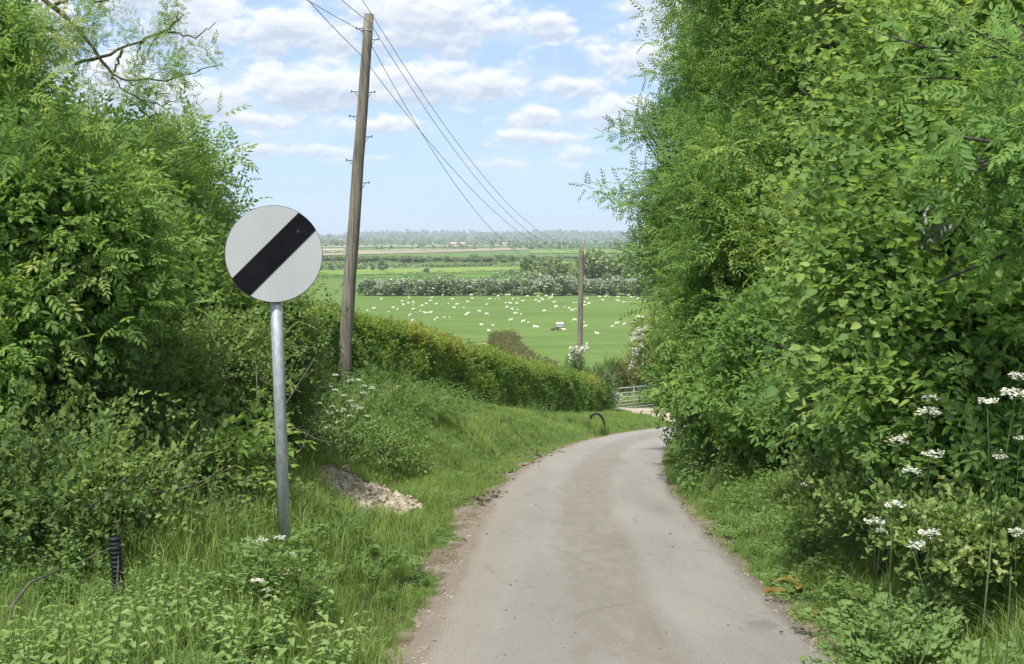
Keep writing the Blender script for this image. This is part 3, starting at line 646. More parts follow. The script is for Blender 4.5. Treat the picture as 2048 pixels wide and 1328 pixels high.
def back_q(px_at, py_at, px0, sag):
    A = pix(px_at, py_at, 26); Q = np.array((0, -24, 7.6)); best = None
    for x in np.linspace(-14, 4, 181):
        Q[0] = x; t = np.linspace(0, 1, 400)[:, None]; W1 = Q + (A - Q) * t; W1[:, 2] -= sag * 4 * (t * (1 - t))[:, 0]; W1 = W1[W1[:, 1] > 4]
        rel = W1 - (0, 0, EYE); f = rel[:, 1] * math.cos(PITCH) - rel[:, 2] * math.sin(PITCH); up = rel[:, 1] * math.sin(PITCH) + rel[:, 2] * math.cos(PITCH)
        py = 664 - F * up / f; px = 1024 + F * rel[:, 0] / f; j = np.argmin(np.abs(py)); e = abs(px[j] - px0)
        if best is None or e < best[0]: best = (e, x)
    return (best[1], -24, 7.6)
wire('overhead wire leaving the leaning pole lowest, below its second step iron', 112, 724, -.62, (1052, 474), back_q(724, 84, 646, 1.0), 1.0)
wire('overhead wire that sags lowest and crosses another below the clouds', 66, 730, -.50, (998, 474), back_q(730, 42, 659, 1.0), 1.0)
wire('overhead wire in the middle of the bundle, second from the top', 48, 742, -.30, (1072, 474), back_q(736, 38, 690, .9), .9)
wire('overhead wire fixed to the very top of the leaning pole', 34, 747, -.12, (1097, 474), back_q(742, 27, 724, .8), .8)

# ------------------------------------------------------------------ hedges
def hedge(name, label, pts, thick, count, leafmat, seed, cat='hedge', tw='hedge', size=1.0, top_tint=.3, round_=.3, stems=90, group=None, bulge=.18):
    r = np.random.default_rng(seed); pts = np.array(pts, float); L = np.concatenate([[0], np.cumsum(np.linalg.norm(np.diff(pts[:, :2], axis=0), axis=1))])
    # more leaves where the hedge is nearer to the lane's viewpoint
    dens = 1 / np.maximum(np.linalg.norm(pts[:, :2], axis=1), 6); uu = np.linspace(0, L[-1], 400); cd = np.cumsum(np.interp(uu, L, dens ** 1.0)); cd /= cd[-1]
    u = np.interp(r.uniform(0, 1, count), cd, uu); dd = np.interp(u, L, np.linalg.norm(pts[:, :2], axis=1))
    ip = lambda k, q: np.interp(q, L, pts[:, k])
    ex, ey = ip(0, u + .2) - ip(0, u - .2), ip(1, u + .2) - ip(1, u - .2); nrm = unit(np.stack([ey, -ex], 1))
    # profile: rounded rectangle, a = around from road side foot, over the top, to the far side foot
    a = r.uniform(0, 1, count) ** .85; H = ip(2, u); half = thick / 2
    side = np.clip(a / .55, 0, 1) * 1.0; ang = np.where(a < .5, 0, (a - .5) / .5 * math.pi * .75)
    off = np.where(a < .5, half, half * np.cos(ang)); hz = np.where(a < .5, H * (.04 + .80 * a / .5), H * (.84 + .16 * np.sin(np.minimum(ang, math.pi / 2))))
    bump = bulge * (vnoise(u, hz * 1.6, .9, seed) + .6 * vnoise(u, hz, 2.6, seed + 1)); depth = np.abs(r.normal(0, .11, count))
    outn = np.where(a < .5, 1.0, np.cos(ang)); upn = np.where(a < .5, .25, np.sin(ang) + .2)
    off = off + (bump - depth) * outn; hz = hz + (bump * .6 - depth) * np.clip(upn, 0, 1)
    x = ip(0, u) + nrm[:, 0] * off; y = ip(1, u) + nrm[:, 1] * off; z = ground(x, y) + np.maximum(hz, .05)
    D = unit(np.stack([nrm[:, 0] * outn, nrm[:, 1] * outn, upn * .9 + .15], 1) + .55 * r.normal(size=(count, 3)))
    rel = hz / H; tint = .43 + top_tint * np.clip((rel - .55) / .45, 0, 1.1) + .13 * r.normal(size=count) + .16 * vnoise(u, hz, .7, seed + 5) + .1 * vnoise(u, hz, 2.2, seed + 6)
    P = np.stack([x, y, z], 1); base = np.array((pts[0, 0], pts[0, 1], gz(pts[0, 0], pts[0, 1])))
    t = thing(name, label, cat, base, 0, group); ac = Acc()
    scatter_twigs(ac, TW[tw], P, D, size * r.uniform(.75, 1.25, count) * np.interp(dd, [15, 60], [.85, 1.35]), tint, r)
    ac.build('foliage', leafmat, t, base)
    b = Acc()
    for q in r.uniform(0, L[-1], stems):
        o = r.uniform(-half * .75, half * .75); px, py, h = ip(0, q), ip(1, q), ip(2, q); nn = unit(np.array([ip(1, q + .2) - ip(1, q - .2), -(ip(0, q + .2) - ip(0, q - .2))]))
        x0, y0 = px + nn[0] * o, py + nn[1] * o; g0 = gz(x0, y0); j = r.normal(0, .12, (2, 3))
        b.tube([(x0, y0, g0 - .1), np.array((x0, y0, g0 + h * .45)) + j[0], np.array((x0, y0, g0 + h * .85)) + j[1] * 1.5], [.022, .015, .006], 4)
    b.build('twigs', M['stick'], t, base)
    return t
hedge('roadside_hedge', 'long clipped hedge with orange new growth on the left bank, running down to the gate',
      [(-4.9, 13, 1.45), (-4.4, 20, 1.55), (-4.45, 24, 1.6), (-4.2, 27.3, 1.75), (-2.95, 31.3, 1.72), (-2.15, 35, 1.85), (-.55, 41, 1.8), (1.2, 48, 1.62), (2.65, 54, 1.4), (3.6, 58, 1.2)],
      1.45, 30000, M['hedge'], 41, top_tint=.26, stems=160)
hedge('field_hedge', 'bulky olive brown clipped hedge between the lane hedge and the sheep field',
      [(-1.0, 206, 2.5), (-.7, 190, 2.9), (.1, 178, 2.3), (.8, 165, 2.6), (1.5, 150, 2.2), (2.4, 135, 1.9), (2.8, 120, 1.8)], 3.4, 7000, M['olive'], 43, size=3.2, top_tint=.2, stems=20, bulge=.45)

# ------------------------------------------------------------------ trees and bushes beside the lane
def gap_sign(P):
    """the hazel has not closed over two patches of the sign behind it"""
    out = np.zeros(len(P), bool)
    for dx, dz, rr, ln in ((.0, -.02, .09, 1.9), (-.17, .06, .06, 1.9), (.15, .05, .03, 1.9), (.045, -.66, .05, 1.6)):
        c = SIGN2 + np.array((dx, 0, dz)); d = np.array((0, 0, EYE)) - c; d = d / np.linalg.norm(d); v = P - c
        s = np.clip(v @ d, 0, ln); out |= np.linalg.norm(v - s[:, None] * d, axis=1) < rr + .075
    return out
# right hand side
tree('ash_tree', 'large ash tree leaning over the lane, its feathery edge against the sky', 'tree', (5.2, 27, gz(5.2, 27)),
     [B(1535, 110, 26.5, 140, 140), B(1447, 300, 26, 125, 130), B(1432, 460, 25.5, 90, 110), B(1470, 570, 26, 108, 115), B(1600, 230, 27, 170, 200), B(1482, 600, 27, 46, 80), B(1526, 730, 28, 50, 80),
      B(1382, 260, 25, 50, 55), B(1344, 372, 25, 52, 36), B(1425, 140, 26, 36, 50), B(1485, 20, 26, 52, 60), B(1555, -110, 27, 150, 110), B(1362, 450, 25, 34, 55, None, .6), B(1324, 300, 25, 20, 30, None, .35)],
     TW['ash'], 5200, M['ash'], 51, stems=3, trunk_r=.11, tint0=.5, limb_n=9, shell=.4, per=19, clump=.3)
tree('ash_tree', 'dense younger ash in front of the leaning ash, filling the middle of the right bank', 'tree', (4.9, 17.5, gz(4.9, 17.5)),
     [B(1640, 330, 18.5, 180, 150), B(1570, 520, 17.5, 160, 130), B(1690, 130, 18.5, 180, 130), B(1520, 640, 18, 130, 110), B(1650, -70, 19, 190, 130), B(1480, 470, 19, 90, 90), B(1700, 600, 17, 140, 150), B(1830, 20, 18, 170, 150)],
     TW['ash'], 5200, M['ash'], 52, stems=4, trunk_r=.09, tint0=.54, limb_n=8, per=20, clump=.28)
tree('elder_bush', 'dark elder bush along the lane edge below the ash trees', 'bush', (4.2, 20, gz(4.2, 20)),
     [B(1480, 750, 21, 110, 85), B(1560, 775, 17, 110, 66), B(1502, 815, 25, 46, 70), B(1640, 740, 15, 130, 110), B(1505, 885, 24, 42, 38), B(1520, 835, 18, 76, 34)],
     TW['elder'], 3600, M['ash'], 53, stems=5, trunk_r=.035, tint0=.5)
tree('field_maple', 'field maple behind the hazels, showing only at the top right', 'tree', (6.4, 13, gz(6.4, 13)),
     [B(1950, 120, 13, 230, 190, 1.2), B(1960, 430, 12.5, 240, 200, 1.0), B(1980, 720, 12, 230, 170, 1.0), B(1800, -60, 13, 200, 120, 1.0), B(2000, -140, 13, 240, 140, 1.2)],
     TW['maple'], 4200, M['maple'], 54, stems=3, trunk_r=.09, tint0=.42)
tree('hazel_bush', 'broad hazel bush with round pale leaves hiding the overgrown sign', 'bush', (3.25, 8.7, gz(3.25, 8.7)),
     [B(1870, 330, 9.3, 180, 110), B(1820, 520, 8.7, 130, 120), B(1915, 600, 8.0, 130, 120), B(1800, 700, 8.8, 110, 110), B(2000, 480, 7.7, 90, 130), B(1985, 700, 7.6, 110, 120), B(1765, 610, 9.6, 70, 130), B(1900, 800, 7.6, 110, 70)],
     TW['hazel'] + TW['hazel'] + TW['thorn'][:1] + TW['maple'][:1], 7600, M['hazel'], 55, stems=7, trunk_r=.028, tint0=.53, keep_out=gap_sign, limb_n=8, clump=.19, size=.86, per=20)
tree('hazel_bush', 'taller hazel reaching to the top edge, above the overgrown sign', 'bush', (3.6, 10.4, gz(3.6, 10.4)),
     [B(1900, 170, 10.2, 150, 110), B(1980, 40, 9.6, 110, 110), B(1790, 210, 10.8, 90, 80), B(2010, 250, 8.8, 80, 110), B(1850, 20, 10.6, 100, 90)],
     TW['hazel'], 2600, M['hazel'], 56, stems=5, trunk_r=.03, tint0=.57, limb_n=8, clump=.19, size=.88, per=18)
tree('ash_sapling', 'ash sapling spray hanging in at the right edge beside the hazel', 'tree', (2.95, 6.3, gz(2.95, 6.3)),
     [B(2050, 120, 6.0, 70, 70, .25), B(2065, 250, 5.8, 50, 70, .25), B(2080, 420, 6.2, 50, 60, .25)], TW['ashnear'], 70, M['ash'], 57, stems=1, trunk_r=.018, tint0=.62, size=.62, clump=.15)
tree('hawthorn_bush', 'low hawthorn in blossom poking out over the lane bend', 'bush', (4.0, 29.5, gz(4.0, 29.5)),
     [B(1392, 914, 28.5, 18, 24), B(1434, 868, 29, 24, 42), B(1450, 905, 27, 40, 34)], TW['thorn'], 1500, M['thorn'], 58, stems=4, trunk_r=.02, tint0=.5, size=1.1)
tree('bramble_bush', 'low tangled bramble at the foot of the hazel bush', 'bush', (2.75, 8.6, gz(2.75, 8.6)),
     [B(1840, 820, 8.3, 90, 50), B(1970, 880, 7.2, 80, 60), B(1725, 790, 10, 80, 45), B(2050, 930, 6.6, 50, 60), B(1640, 805, 12, 70, 36)],
     TW['hazel'] + TW['elder'][:2], 1900, M['hazel'], 59, stems=6, trunk_r=.012, tint0=.4, size=.62, clump=.17)
tree('bramble_bush', 'low weedy brambles filling the shade below the hazel bush', 'bush', (2.7, 7.8, gz(2.7, 7.8)),
     [B(1790, 1000, 8.1, 70, 22), B(1890, 1045, 7.1, 70, 26), B(1990, 1075, 6.4, 60, 30), B(1720, 960, 9.2, 60, 16)], TW['thorn'], 1700, M['herb'], 69, stems=6, trunk_r=.008, bark='stem', tint0=.58, size=.95, clump=.13)
# the brown hawthorn by the gate, with trails of blossom
tree('hawthorn_bush', 'brown faded hawthorn with trailing white blossom, right behind the gate', 'bush', (7.9, 66, gz(7.9, 66)),
     [B(1320, 690, 66, 52, 45), B(1290, 745, 65, 50, 35), B(1345, 750, 66, 50, 45), B(1240, 760, 66, 34, 24), B(1360, 680, 67, 45, 60)], TW['thorn'], 3600, M['olive'], 60, stems=6, trunk_r=.05, tint0=.5, size=2.0)
# left hand side
tree('ash_sapling', 'tall leafy ash sapling at the far left edge', 'tree', (-3.3, 9.2, gz(-3.3, 9.2)),
     [B(-30, 270, 9.6, 50, 60), B(60, 430, 9.0, 130, 130), B(140, 580, 9.2, 120, 90), B(100, 390, 9.8, 50, 50), B(20, 650, 8.8, 110, 100), B(-70, 120, 10, 40, 60)],
     TW['elder'] + TW['ashnear'], 1900, M['ashl'], 61, stems=5, trunk_r=.03, tint0=.5, limb_n=9, clump=.14, size=.75)
tree('field_maple', 'bushy field maple in the left hedgerow behind the saplings', 'tree', (-4.3, 12, gz(-4.3, 12)),
     [B(175, 350, 12.4, 50, 60), B(215, 440, 12.2, 70, 90), B(300, 560, 12, 100, 100), B(210, 560, 11.6, 110, 110), B(165, 270, 12.6, 22, 26, None, .5), B(360, 650, 12, 66, 66), B(255, 450, 13, 50, 60), B(10, 220, 13, 40, 60), B(50, 400, 13, 100, 140)],
     TW['maple'] + TW['elder'][:1], 3900, M['maple'], 62, stems=6, trunk_r=.035, tint0=.52, limb_n=9, size=.82, clump=.2)
tree('ash_sapling', 'slim ash sapling rising left of the round sign', 'tree', (-3.6, 14, gz(-3.6, 14)),
     [B(285, 360, 14, 34, 44), B(295, 440, 13.8, 50, 60), B(340, 510, 13.6, 34, 50), B(360, 580, 13.4, 60, 70), B(430, 620, 13.2, 26, 56)],
     TW['ash'], 1500, M['ashl'], 63, stems=4, trunk_r=.022, tint0=.58, size=.85, limb_n=9)
tree('hawthorn_bush', 'shady hawthorn with bare inner stems at the left, behind the black pipe', 'bush', (-3.3, 10.6, gz(-3.3, 10.6)),
     [B(90, 790, 9.4, 130, 100), B(240, 730, 10.6, 130, 80), B(400, 720, 11.4, 90, 60), B(180, 850, 9.8, 70, 36), B(30, 900, 8.4, 110, 80), B(170, 960, 8.6, 100, 55), B(330, 940, 9.2, 70, 32), B(60, 1000, 7.6, 120, 70), B(200, 1010, 8.0, 80, 40)],
     TW['thorn'], 6800, M['thorn'], 64, stems=34, trunk_r=.016, bark='stick', tint0=.6, size=1.1, limb_n=12)
tree('blackthorn_bush', 'dense dark blackthorn behind the post of the round sign', 'bush', (-3.35, 15, gz(-3.35, 15)),
     [B(500, 690, 14.5, 60, 90), B(528, 730, 14.5, 30, 80), B(505, 780, 14, 44, 44), B(545, 870, 15, 30, 30)],
     TW['thorn'], 4200, M['thorn'], 65, stems=14, trunk_r=.02, bark='stick', tint0=.46, size=1.05)
tree('bramble_bush', 'leafy bramble thicket on the bank between the soil heap and the leaning pole', 'bush', (-2.7, 18.5, gz(-2.7, 18.5)),
     [B(630, 850, 18, 40, 34), B(680, 905, 17.8, 70, 14), B(640, 900, 16.8, 46, 16), B(760, 905, 18.6, 40, 10)],
     TW['thorn'], 2000, M['herb'], 67, stems=8, trunk_r=.01, tint0=.42, size=1.15)
tree('nettle_bed', 'dark green nettle bed on the bank right of the leaning pole', 'plant', (-2.3, 24, gz(-2.3, 24)),
     [B(805, 830, 23, 46, 20), B(775, 805, 24.3, 36, 18), B(845, 832, 24, 30, 14), B(735, 835, 22, 30, 14)], TW['ash'], 760, M['herb'], 68, stems=8, trunk_r=.006, bark='stem', tint0=.34, size=.62)
tree('elder_bush', 'small elder spray low beside the bottom of the sign post', 'bush', (-2.55, 9.9, gz(-2.55, 9.9)),
     [B(330, 950, 9.3, 70, 20, None, .6), B(420, 900, 9.8, 60, 22, None, .5)], TW['eldernear'], 110, M['ashl'], 66, stems=4, trunk_r=.01, tint0=.5, size=.75)

def thorn_thicket():
    b0 = pix(430, 930, 11.8); b0[2] = gz(b0[0], b0[1]); t = thing('thorn_thicket', 'bare grey stems in the dark hollow left of the sign post', 'bush', b0); r = np.random.default_rng(88); a = Acc()
    for _ in range(70):
        p = pix(r.uniform(190, 545), 900, r.uniform(10.4, 13)); p[2] = gz(p[0], p[1]) - .05; h = r.uniform(.5, 1.6); d = np.array((r.normal(0, .32), r.normal(0, .25), 0)); q = p + (0, 0, h) + d * h
        m = (p + q) / 2 + r.normal(0, .06, 3); a.tube([p, p * .5 + m * .5 + r.normal(0, .02, 3), m, q], [.013, .011, .009, .004], 5)
        for _k in range(2): e = m + r.normal(0, .28, 3) + (0, 0, .15); a.tube([m, (m + e) / 2 + r.normal(0, .03, 3), e], [.007, .005, .002], 4)
    a.build('trunk', M['stick'], t, b0)
thorn_thicket()
def drooping_ash():
    """old ash standing just outside the picture on the left; one lichened limb droops across the top corner"""
    Y = 12.5; base = np.array((-7.3, Y + .8, gz(-7.3, Y + .8))); r = np.random.default_rng(77)
    t = thing('ash_tree', 'old ash whose lichened limb droops across the upper left sky', 'tree', base)
    b = Acc(); q = lambda px, py, dy=0: pix(px, py, Y + dy)
    b.tube([base + (0, 0, -.3), base + (.2, 0, 2.5), base + (.6, -.2, 5.0), base + (1.2, -.3, 6.6)], [.24, .2, .16, .1], 10); b.build('trunk', M['bark'], t, base)
    lines = [([base + (.9, -.25, 5.6), q(-60, -120), q(60, -30), q(96, 3), q(150, 42), q(180, 85), q(200, 122), q(226, 150)], .034, .014),
             ([q(150, 128, .1), q(200, 116), q(240, 98), q(290, 78), q(335, 60), q(368, 28)], .018, .005), ([q(330, 63), q(370, 72), q(405, 70), q(431, 45)], .011, .004),
             ([q(226, 150), q(255, 160), q(330, 160), q(385, 147), q(438, 130)], .013, .004), ([q(245, 98), q(235, 120), q(228, 150), q(240, 175)], .016, .007), ([q(335, 60), q(352, 40), q(358, 22)], .008, .003),
             ([q(240, 175), q(290, 205), q(330, 208), q(366, 198)], .010, .003), ([q(250, 190), q(290, 228), q(345, 230)], .009, .003), ([q(260, 165), q(300, 180), q(345, 190)], .008, .003),
             ([q(290, 80), q(275, 110), q(262, 150)], .009, .004), ([q(320, 66), q(300, 95), q(285, 130)], .008, .003), ([q(110, 10), q(160, -6), q(200, 4), q(260, -20)], .02, .006),
             ([q(285, 262), q(330, 265), q(368, 244)], .008, .003), ([q(310, 280), q(380, 290), q(402, 272)], .008, .003), ([q(-20, 60), q(40, 40), q(110, 60)], .03, .01)]
    b = Acc(); tips = []
    for pts, r0, r1 in lines:
        pts = np.array(pts); n = 14; k = np.linspace(0, len(pts) - 1, n); pp = np.stack([np.interp(k, range(len(pts)), pts[:, i]) for i in range(3)], 1); pp[1:-1] += r.normal(0, .012, (n - 2, 3))
        b.tube(pp, np.linspace(r0, r1, n), 6)
    b.build('limb', M['lichen'], t, base)
    spots = [(330, 32, 22, 14, 11), (282, 68, 14, 8, 4), (240, 75, 20, 10, 6), (300, 105, 30, 14, 9), (355, 110, 18, 16, 10), (330, 85, 18, 8, 4), (270, 150, 40, 16, 12), (345, 148, 18, 12, 7), (425, 132, 8, 6, 4), (250, 185, 28, 10, 9),
             (300, 195, 30, 10, 8), (345, 178, 8, 8, 3), (180, 30, 46, 14, 6), (160, 8, 50, 10, 6), (40, 40, 60, 46, 60), (100, 95, 50, 36, 34), (165, 150, 46, 22, 14), (335, 258, 16, 8, 8), (370, 248, 8, 6, 6), (300, 270, 30, 14, 20), (150, 60, 40, 30, 30)]
    a = Acc(); P, D = [], []
    for px, py, rx, ry, n in spots:
        for _ in range(n):
            P.append(q(px + r.normal(0, rx * .5), py + r.normal(0, ry * .5), r.normal(0, .18))); d = r.normal(size=3) + (0.4, 0, .1); D.append(d)
    P = np.array(P); D = unit(np.array(D)); scatter_twigs(a, TW['ash'], P, D, .36 * r.uniform(.7, 1.3, len(P)), .6 + .15 * r.normal(size=len(P)), r)
    a.build('crown', M['ashl'], t, base)
drooping_ash()

# ------------------------------------------------------------------ grass and ground cover
def tuft_tm(seed, n, H, W, far=False):
    r = np.random.default_rng(seed); a = Acc()
    for _ in range(n):
        h = H * r.uniform(.55, 1.15); w = W * r.uniform(.7, 1.2); az = r.uniform(0, 2 * math.pi); lean = r.uniform(.08, .55); b0 = np.array((r.normal(0, .03), r.normal(0, .03), 0))
        d = np.array((math.cos(az), math.sin(az), 0)); s = np.array((-d[1], d[0], 0)) * w / 2
        if far:
            a.faces([b0 - s, b0 + s, b0 + d * h * lean + (0, 0, h)], [(0, 1, 2)], .5 + r.uniform(-.15, .15))
        else:
            m = b0 + d * h * lean * .35 + (0, 0, h * .6); tip = b0 + d * h * lean * 1.2 + (0, 0, h * (1 - lean * .45))
            a.faces([b0 - s, b0 + s, m + s * .75, m - s * .75, tip], [(0, 1, 2, 3), (3, 2, 4)], .5 + r.uniform(-.15, .15))
    return a.template()
TU = [tuft_tm(200 + i, 9, .16, .006) for i in range(4)]
TUL = [tuft_tm(210 + i, 8, .34, .007) for i in range(4)]
TUF = [tuft_tm(220 + i, 9, .17, .012, True) for i in range(4)]
_PL = np.concatenate([[0], np.cumsum(np.linalg.norm(np.diff(PATH, axis=0), axis=1))])
def strip_pts(n, side, y0, y1, e0, e1, r, power=1.0, epow=1.0):
    """random ground points beside the lane, thinning with distance"""
    ok = (PATH[:, 1] > y0) & (PATH[:, 1] < y1); idx = np.nonzero(ok)[0]; w = 1 / np.maximum(PATH[idx, 1], 3) ** power; w /= w.sum()
    i = r.choice(idx, n, p=w); f = r.uniform(-.5, .5, n); e = e0 + (e1 - e0) * r.uniform(0, 1, n) ** epow
    j = np.clip(i + 1, 0, len(PATH) - 1); p = PATH[i] + (PATH[j] - PATH[i]) * f[:, None]
    p = p + PN[i] * (side * (HALF + e))[:, None]; return p[:, 0], p[:, 1], e
def bare_w(y): return np.interp(y, [0, 6, 9, 12, 16, 24, 34, 50], [.0, .04, .22, .34, .30, .22, .16, .12])
HEAP = on_ground(700, 995, 12, 18)
def grass(name, tms, n, side, y0, y1, e0, e1, seed, size, tint0, power=1.0, epow=1.0, clear=True, patch=1.0):
    r = np.random.default_rng(seed); x, y, e = strip_pts(n, side, y0, y1, e0, e1, r, power, epow)
    keep = np.ones(n, bool)
    if side < 0 and clear:
        wl = bare_w(y) + .22 * vnoise(x, y, 1.1, 8) + .12 * vnoise(x, y, 4, 9); keep = e > wl - .08 + .1 * r.normal(size=n) - (r.uniform(0, 1, n) < .05) * .25
        keep &= ((x - HEAP[0] - .2) / .7) ** 2 + ((y - HEAP[1] + .2) / 1.2) ** 2 > 1
    keep &= ~((y > 46.5) & (x > np.interp(y, [46.5, 50, 56, 63], [6.2, 5.2, 4.7, 4.0]))); x, y, e = x[keep], y[keep], e[keep]; n = len(x); z = ground(x, y) - .01
    hh = np.clip(1 + .45 * vnoise(x, y, .9, seed) + .25 * vnoise(x, y, 2.7, seed + 1), .4, 1.5) * np.clip(.4 + e * .7, .4, 1.0)
    tint = tint0 + patch * (.14 * vnoise(x, y, .55, 77) + .08 * vnoise(x, y, 2.0, 78)) + .08 * r.normal(size=n) + .16 * (r.uniform(0, 1, n) < .03)
    a = Acc(); th = r.uniform(0, 2 * math.pi, n); D = np.stack([np.cos(th), np.sin(th), .12 * r.normal(size=n)], 1)
    scatter_twigs(a, tms, np.stack([x, y, z], 1), D, size * hh * r.uniform(.8, 1.2, n), tint, r, .1, .3)
    return a, name
def finish(a, name, matl, label, cat='grass'):
    tag(a.build(name, matl), label, cat, kind='stuff')
a, nm = grass('verge_grass', TU, 21000, -1, 3.6, 18, .05, 3.6, 301, .8, .42, 1.0, 1.3)
b, _ = grass('verge_grass', TUL, 3000, -1, 4, 17, .3, 2.6, 302, .85, .42, 1.0, 1.4)
d4, _ = grass('verge_grass', TUL, 1000, -1, 5.5, 9, .02, .6, 308, .85, .5, .8)
c, _ = grass('verge_grass', TUF, 34000, -1, 16, 58, .05, 5.0, 303, .72, .60, 1.0)
for q in (b, c, d4):
    V, L, Z, T = q.template(); a.add(V, L, Z, T)
finish(a, 'verge_grass', M['grass'], 'bright green grass on the bank left of the lane')
a, nm = grass('verge_grass', TU, 11000, 1, 3.5, 20, .0, 2.2, 304, 1.05, .42, 1.1)
b, _ = grass('verge_grass', TUL, 7000, 1, 3.5, 26, .2, 2.4, 305, 1.0, .42, 1.2)
c, _ = grass('verge_grass', TUF, 6000, 1, 18, 46, .0, 2.2, 306, 1.4, .45, .8)
for q in (b, c):
    V, L, Z, T = q.template(); a.add(V, L, Z, T)
finish(a, 'verge_grass', M['grass'], 'long grass on the shaded verge right of the lane')
# far side of the pull-in and behind the gate
def patch_grass(x0, x1, y0, y1, n, seed, size, tint0):
    r = np.random.default_rng(seed); x = r.uniform(x0, x1, n); y = r.uniform(y0, y1, n); z = ground(x, y); a = Acc(); th = r.uniform(0, 6.28, n)
    scatter_twigs(a, TUF, np.stack([x, y, z], 1), np.stack([np.cos(th), np.sin(th), 0 * th], 1), size * r.uniform(.6, 1.4, n), tint0 + .1 * r.normal(size=n), r, .1, .3); return a
finish(patch_grass(3.6, 9.5, 64.5, 84, 5000, 310, 1.8, .6), 'field_grass', M['grass'], 'short bright grass beyond the metal gate')
finish(patch_grass(7.7, 11.5, 57.5, 64, 2600, 311, 2.0, .5), 'mound_grass', M['grass'], 'grassy mound beside the gate post')

# broad leaved herbs: nettles, ground elder, parsley leaves
def nettle_tm(seed):
    r = np.random.default_rng(seed); a = Acc(); h = .42; lx, ly = r.normal(0, .05, 2)
    pt = lambda t: np.array((lx * t * t, ly * t * t, h * t)); a.tube([pt(0), pt(.5), pt(1)], [.004, .003, .002], 3, .25, cap=False)
    for k in range(6):
        t = .25 + .75 * k / 5; tw = k * 1.57 + r.uniform(-.3, .3)
        for sg in (0, math.pi):
            d = np.array((math.cos(tw + sg), math.sin(tw + sg), .15 - .35 * (1 - t))); s = (.095 - .055 * t) * r.uniform(.85, 1.2); V, L, Z = lf('nettle', s, s * .58, .15, .3)
            a.add(V @ rot_to(unit(d), (0, 0, 1.0)).T + pt(t) + unit(d) * .012, L, Z, .45 + .25 * t + r.uniform(-.08, .08))
    return a.template()
def parsley_tm(seed):
    r = np.random.default_rng(seed); a = Acc()
    for q in range(4):
        az = r.uniform(0, 6.28); L = r.uniform(.22, .36); d = np.array((math.cos(az) * .7, math.sin(az) * .7, r.uniform(.5, 1.1))); R = rot_to(unit(d), (0, 0, 1.0))
        pt = lambda t: R @ np.array((0, L * t, -.45 * L * t * t)); a.tube([pt(0), pt(.5), pt(1)], [.003, .002, .001], 3, .35, cap=False)
        for k in range(5):
            t = .4 + .6 * k / 4; w = .17 * (1.15 - t) * r.uniform(.8, 1.2)
            for sg in (-1, 1):
                for m in range(5):
                    u = (m + .6) / 5; p = pt(t) + R @ np.array((sg * w * u, w * u * r.uniform(.25, .6), -.06 * u)) + r.normal(0, .008, 3); s = .040 * (1.25 - u * .6) * r.uniform(.6, 1.3); V, Lp, Z = lf('nettle', s, s * r.uniform(.45, .8), .15, .3)
                    a.add(V @ rot_to(R @ np.array((sg * r.uniform(-.3, 1.0), .8, r.uniform(-.6, .2))), R[:, 2] + r.normal(0, .45, 3)).T + p, Lp, Z, .55 + r.uniform(-.18, .18))
    return a.template()
def dock_tm(seed, big=1.0):
    r = np.random.default_rng(seed); a = Acc()
    for q in range(6):
        az = q * 1.05 + r.uniform(-.3, .3); L = r.uniform(.16, .27) * big; W = L * .34; n = 6; el = r.uniform(.5, 1.1)
        d = np.array((math.cos(az), math.sin(az), 0)); s = np.array((-d[1], d[0], 0)); V = []
        for k in range(n + 1):
            t = k / n; c = d * L * (t * math.cos(el) + .25 * t * t) + np.array((0, 0, L * (t * math.sin(el) - .55 * t * t))); w = W * math.sin(math.pi * min(1, .08 + t * .92)) ** .7 * .5 + .003
            V += [c - s * w + (0, 0, w * .35), c, c + s * w + (0, 0, w * .35 + .01 * math.sin(k * 2))]
        Fc = [(3 * k + j, 3 * k + j + 1, 3 * k + j + 4, 3 * k + j + 3) for k in range(n) for j in (0, 1)]; a.faces(V, Fc, .5 + r.uniform(-.15, .15))
    return a.template()
NET = [nettle_tm(400 + i) for i in range(4)]; PAR = [parsley_tm(410 + i) for i in range(4)]; DOC = [dock_tm(420 + i) for i in range(4)]
def herbs(name, label, specs, matl, seed):
    r = np.random.default_rng(seed); a = Acc()
    for tms, n, side, y0, y1, e0, e1, size, tint0, mask in specs:
        x, y, e = strip_pts(n, side, y0, y1, e0, e1, r, 1.2)
        k = vnoise(x, y, .8, mask) + .4 * vnoise(x, y, 2.2, mask + 1) > -.25
        if side < 0: k &= (((x - HEAP[0] - .2) / .75) ** 2 + ((y - HEAP[1] + .2) / 1.25) ** 2 > 1) & (e > bare_w(y) * .95 + .2 * vnoise(x, y, 1.1, 8))
        x, y = x[k], y[k]; m = len(x); z = ground(x, y) - .01; th = r.uniform(0, 6.28, m)
        tint = tint0 + .13 * vnoise(x, y, .9, seed + 3) + .08 * r.normal(size=m)
        foot = 1 - .6 * np.exp(-((x + 1.45) / .5) ** 2 - ((y - 7.4) / .8) ** 2) - .45 * np.exp(-((x + 1.95) / .35) ** 2 - ((y - 6.0) / 1.0) ** 2)
        scatter_twigs(a, tms, np.stack([x, y, z], 1), np.stack([np.cos(th), np.sin(th), .08 * r.normal(size=m)], 1), foot * size * r.uniform(.45, 1.4, m), tint, r, .15, .3)
    tag(a.build(name, matl), label, 'undergrowth', kind='stuff')
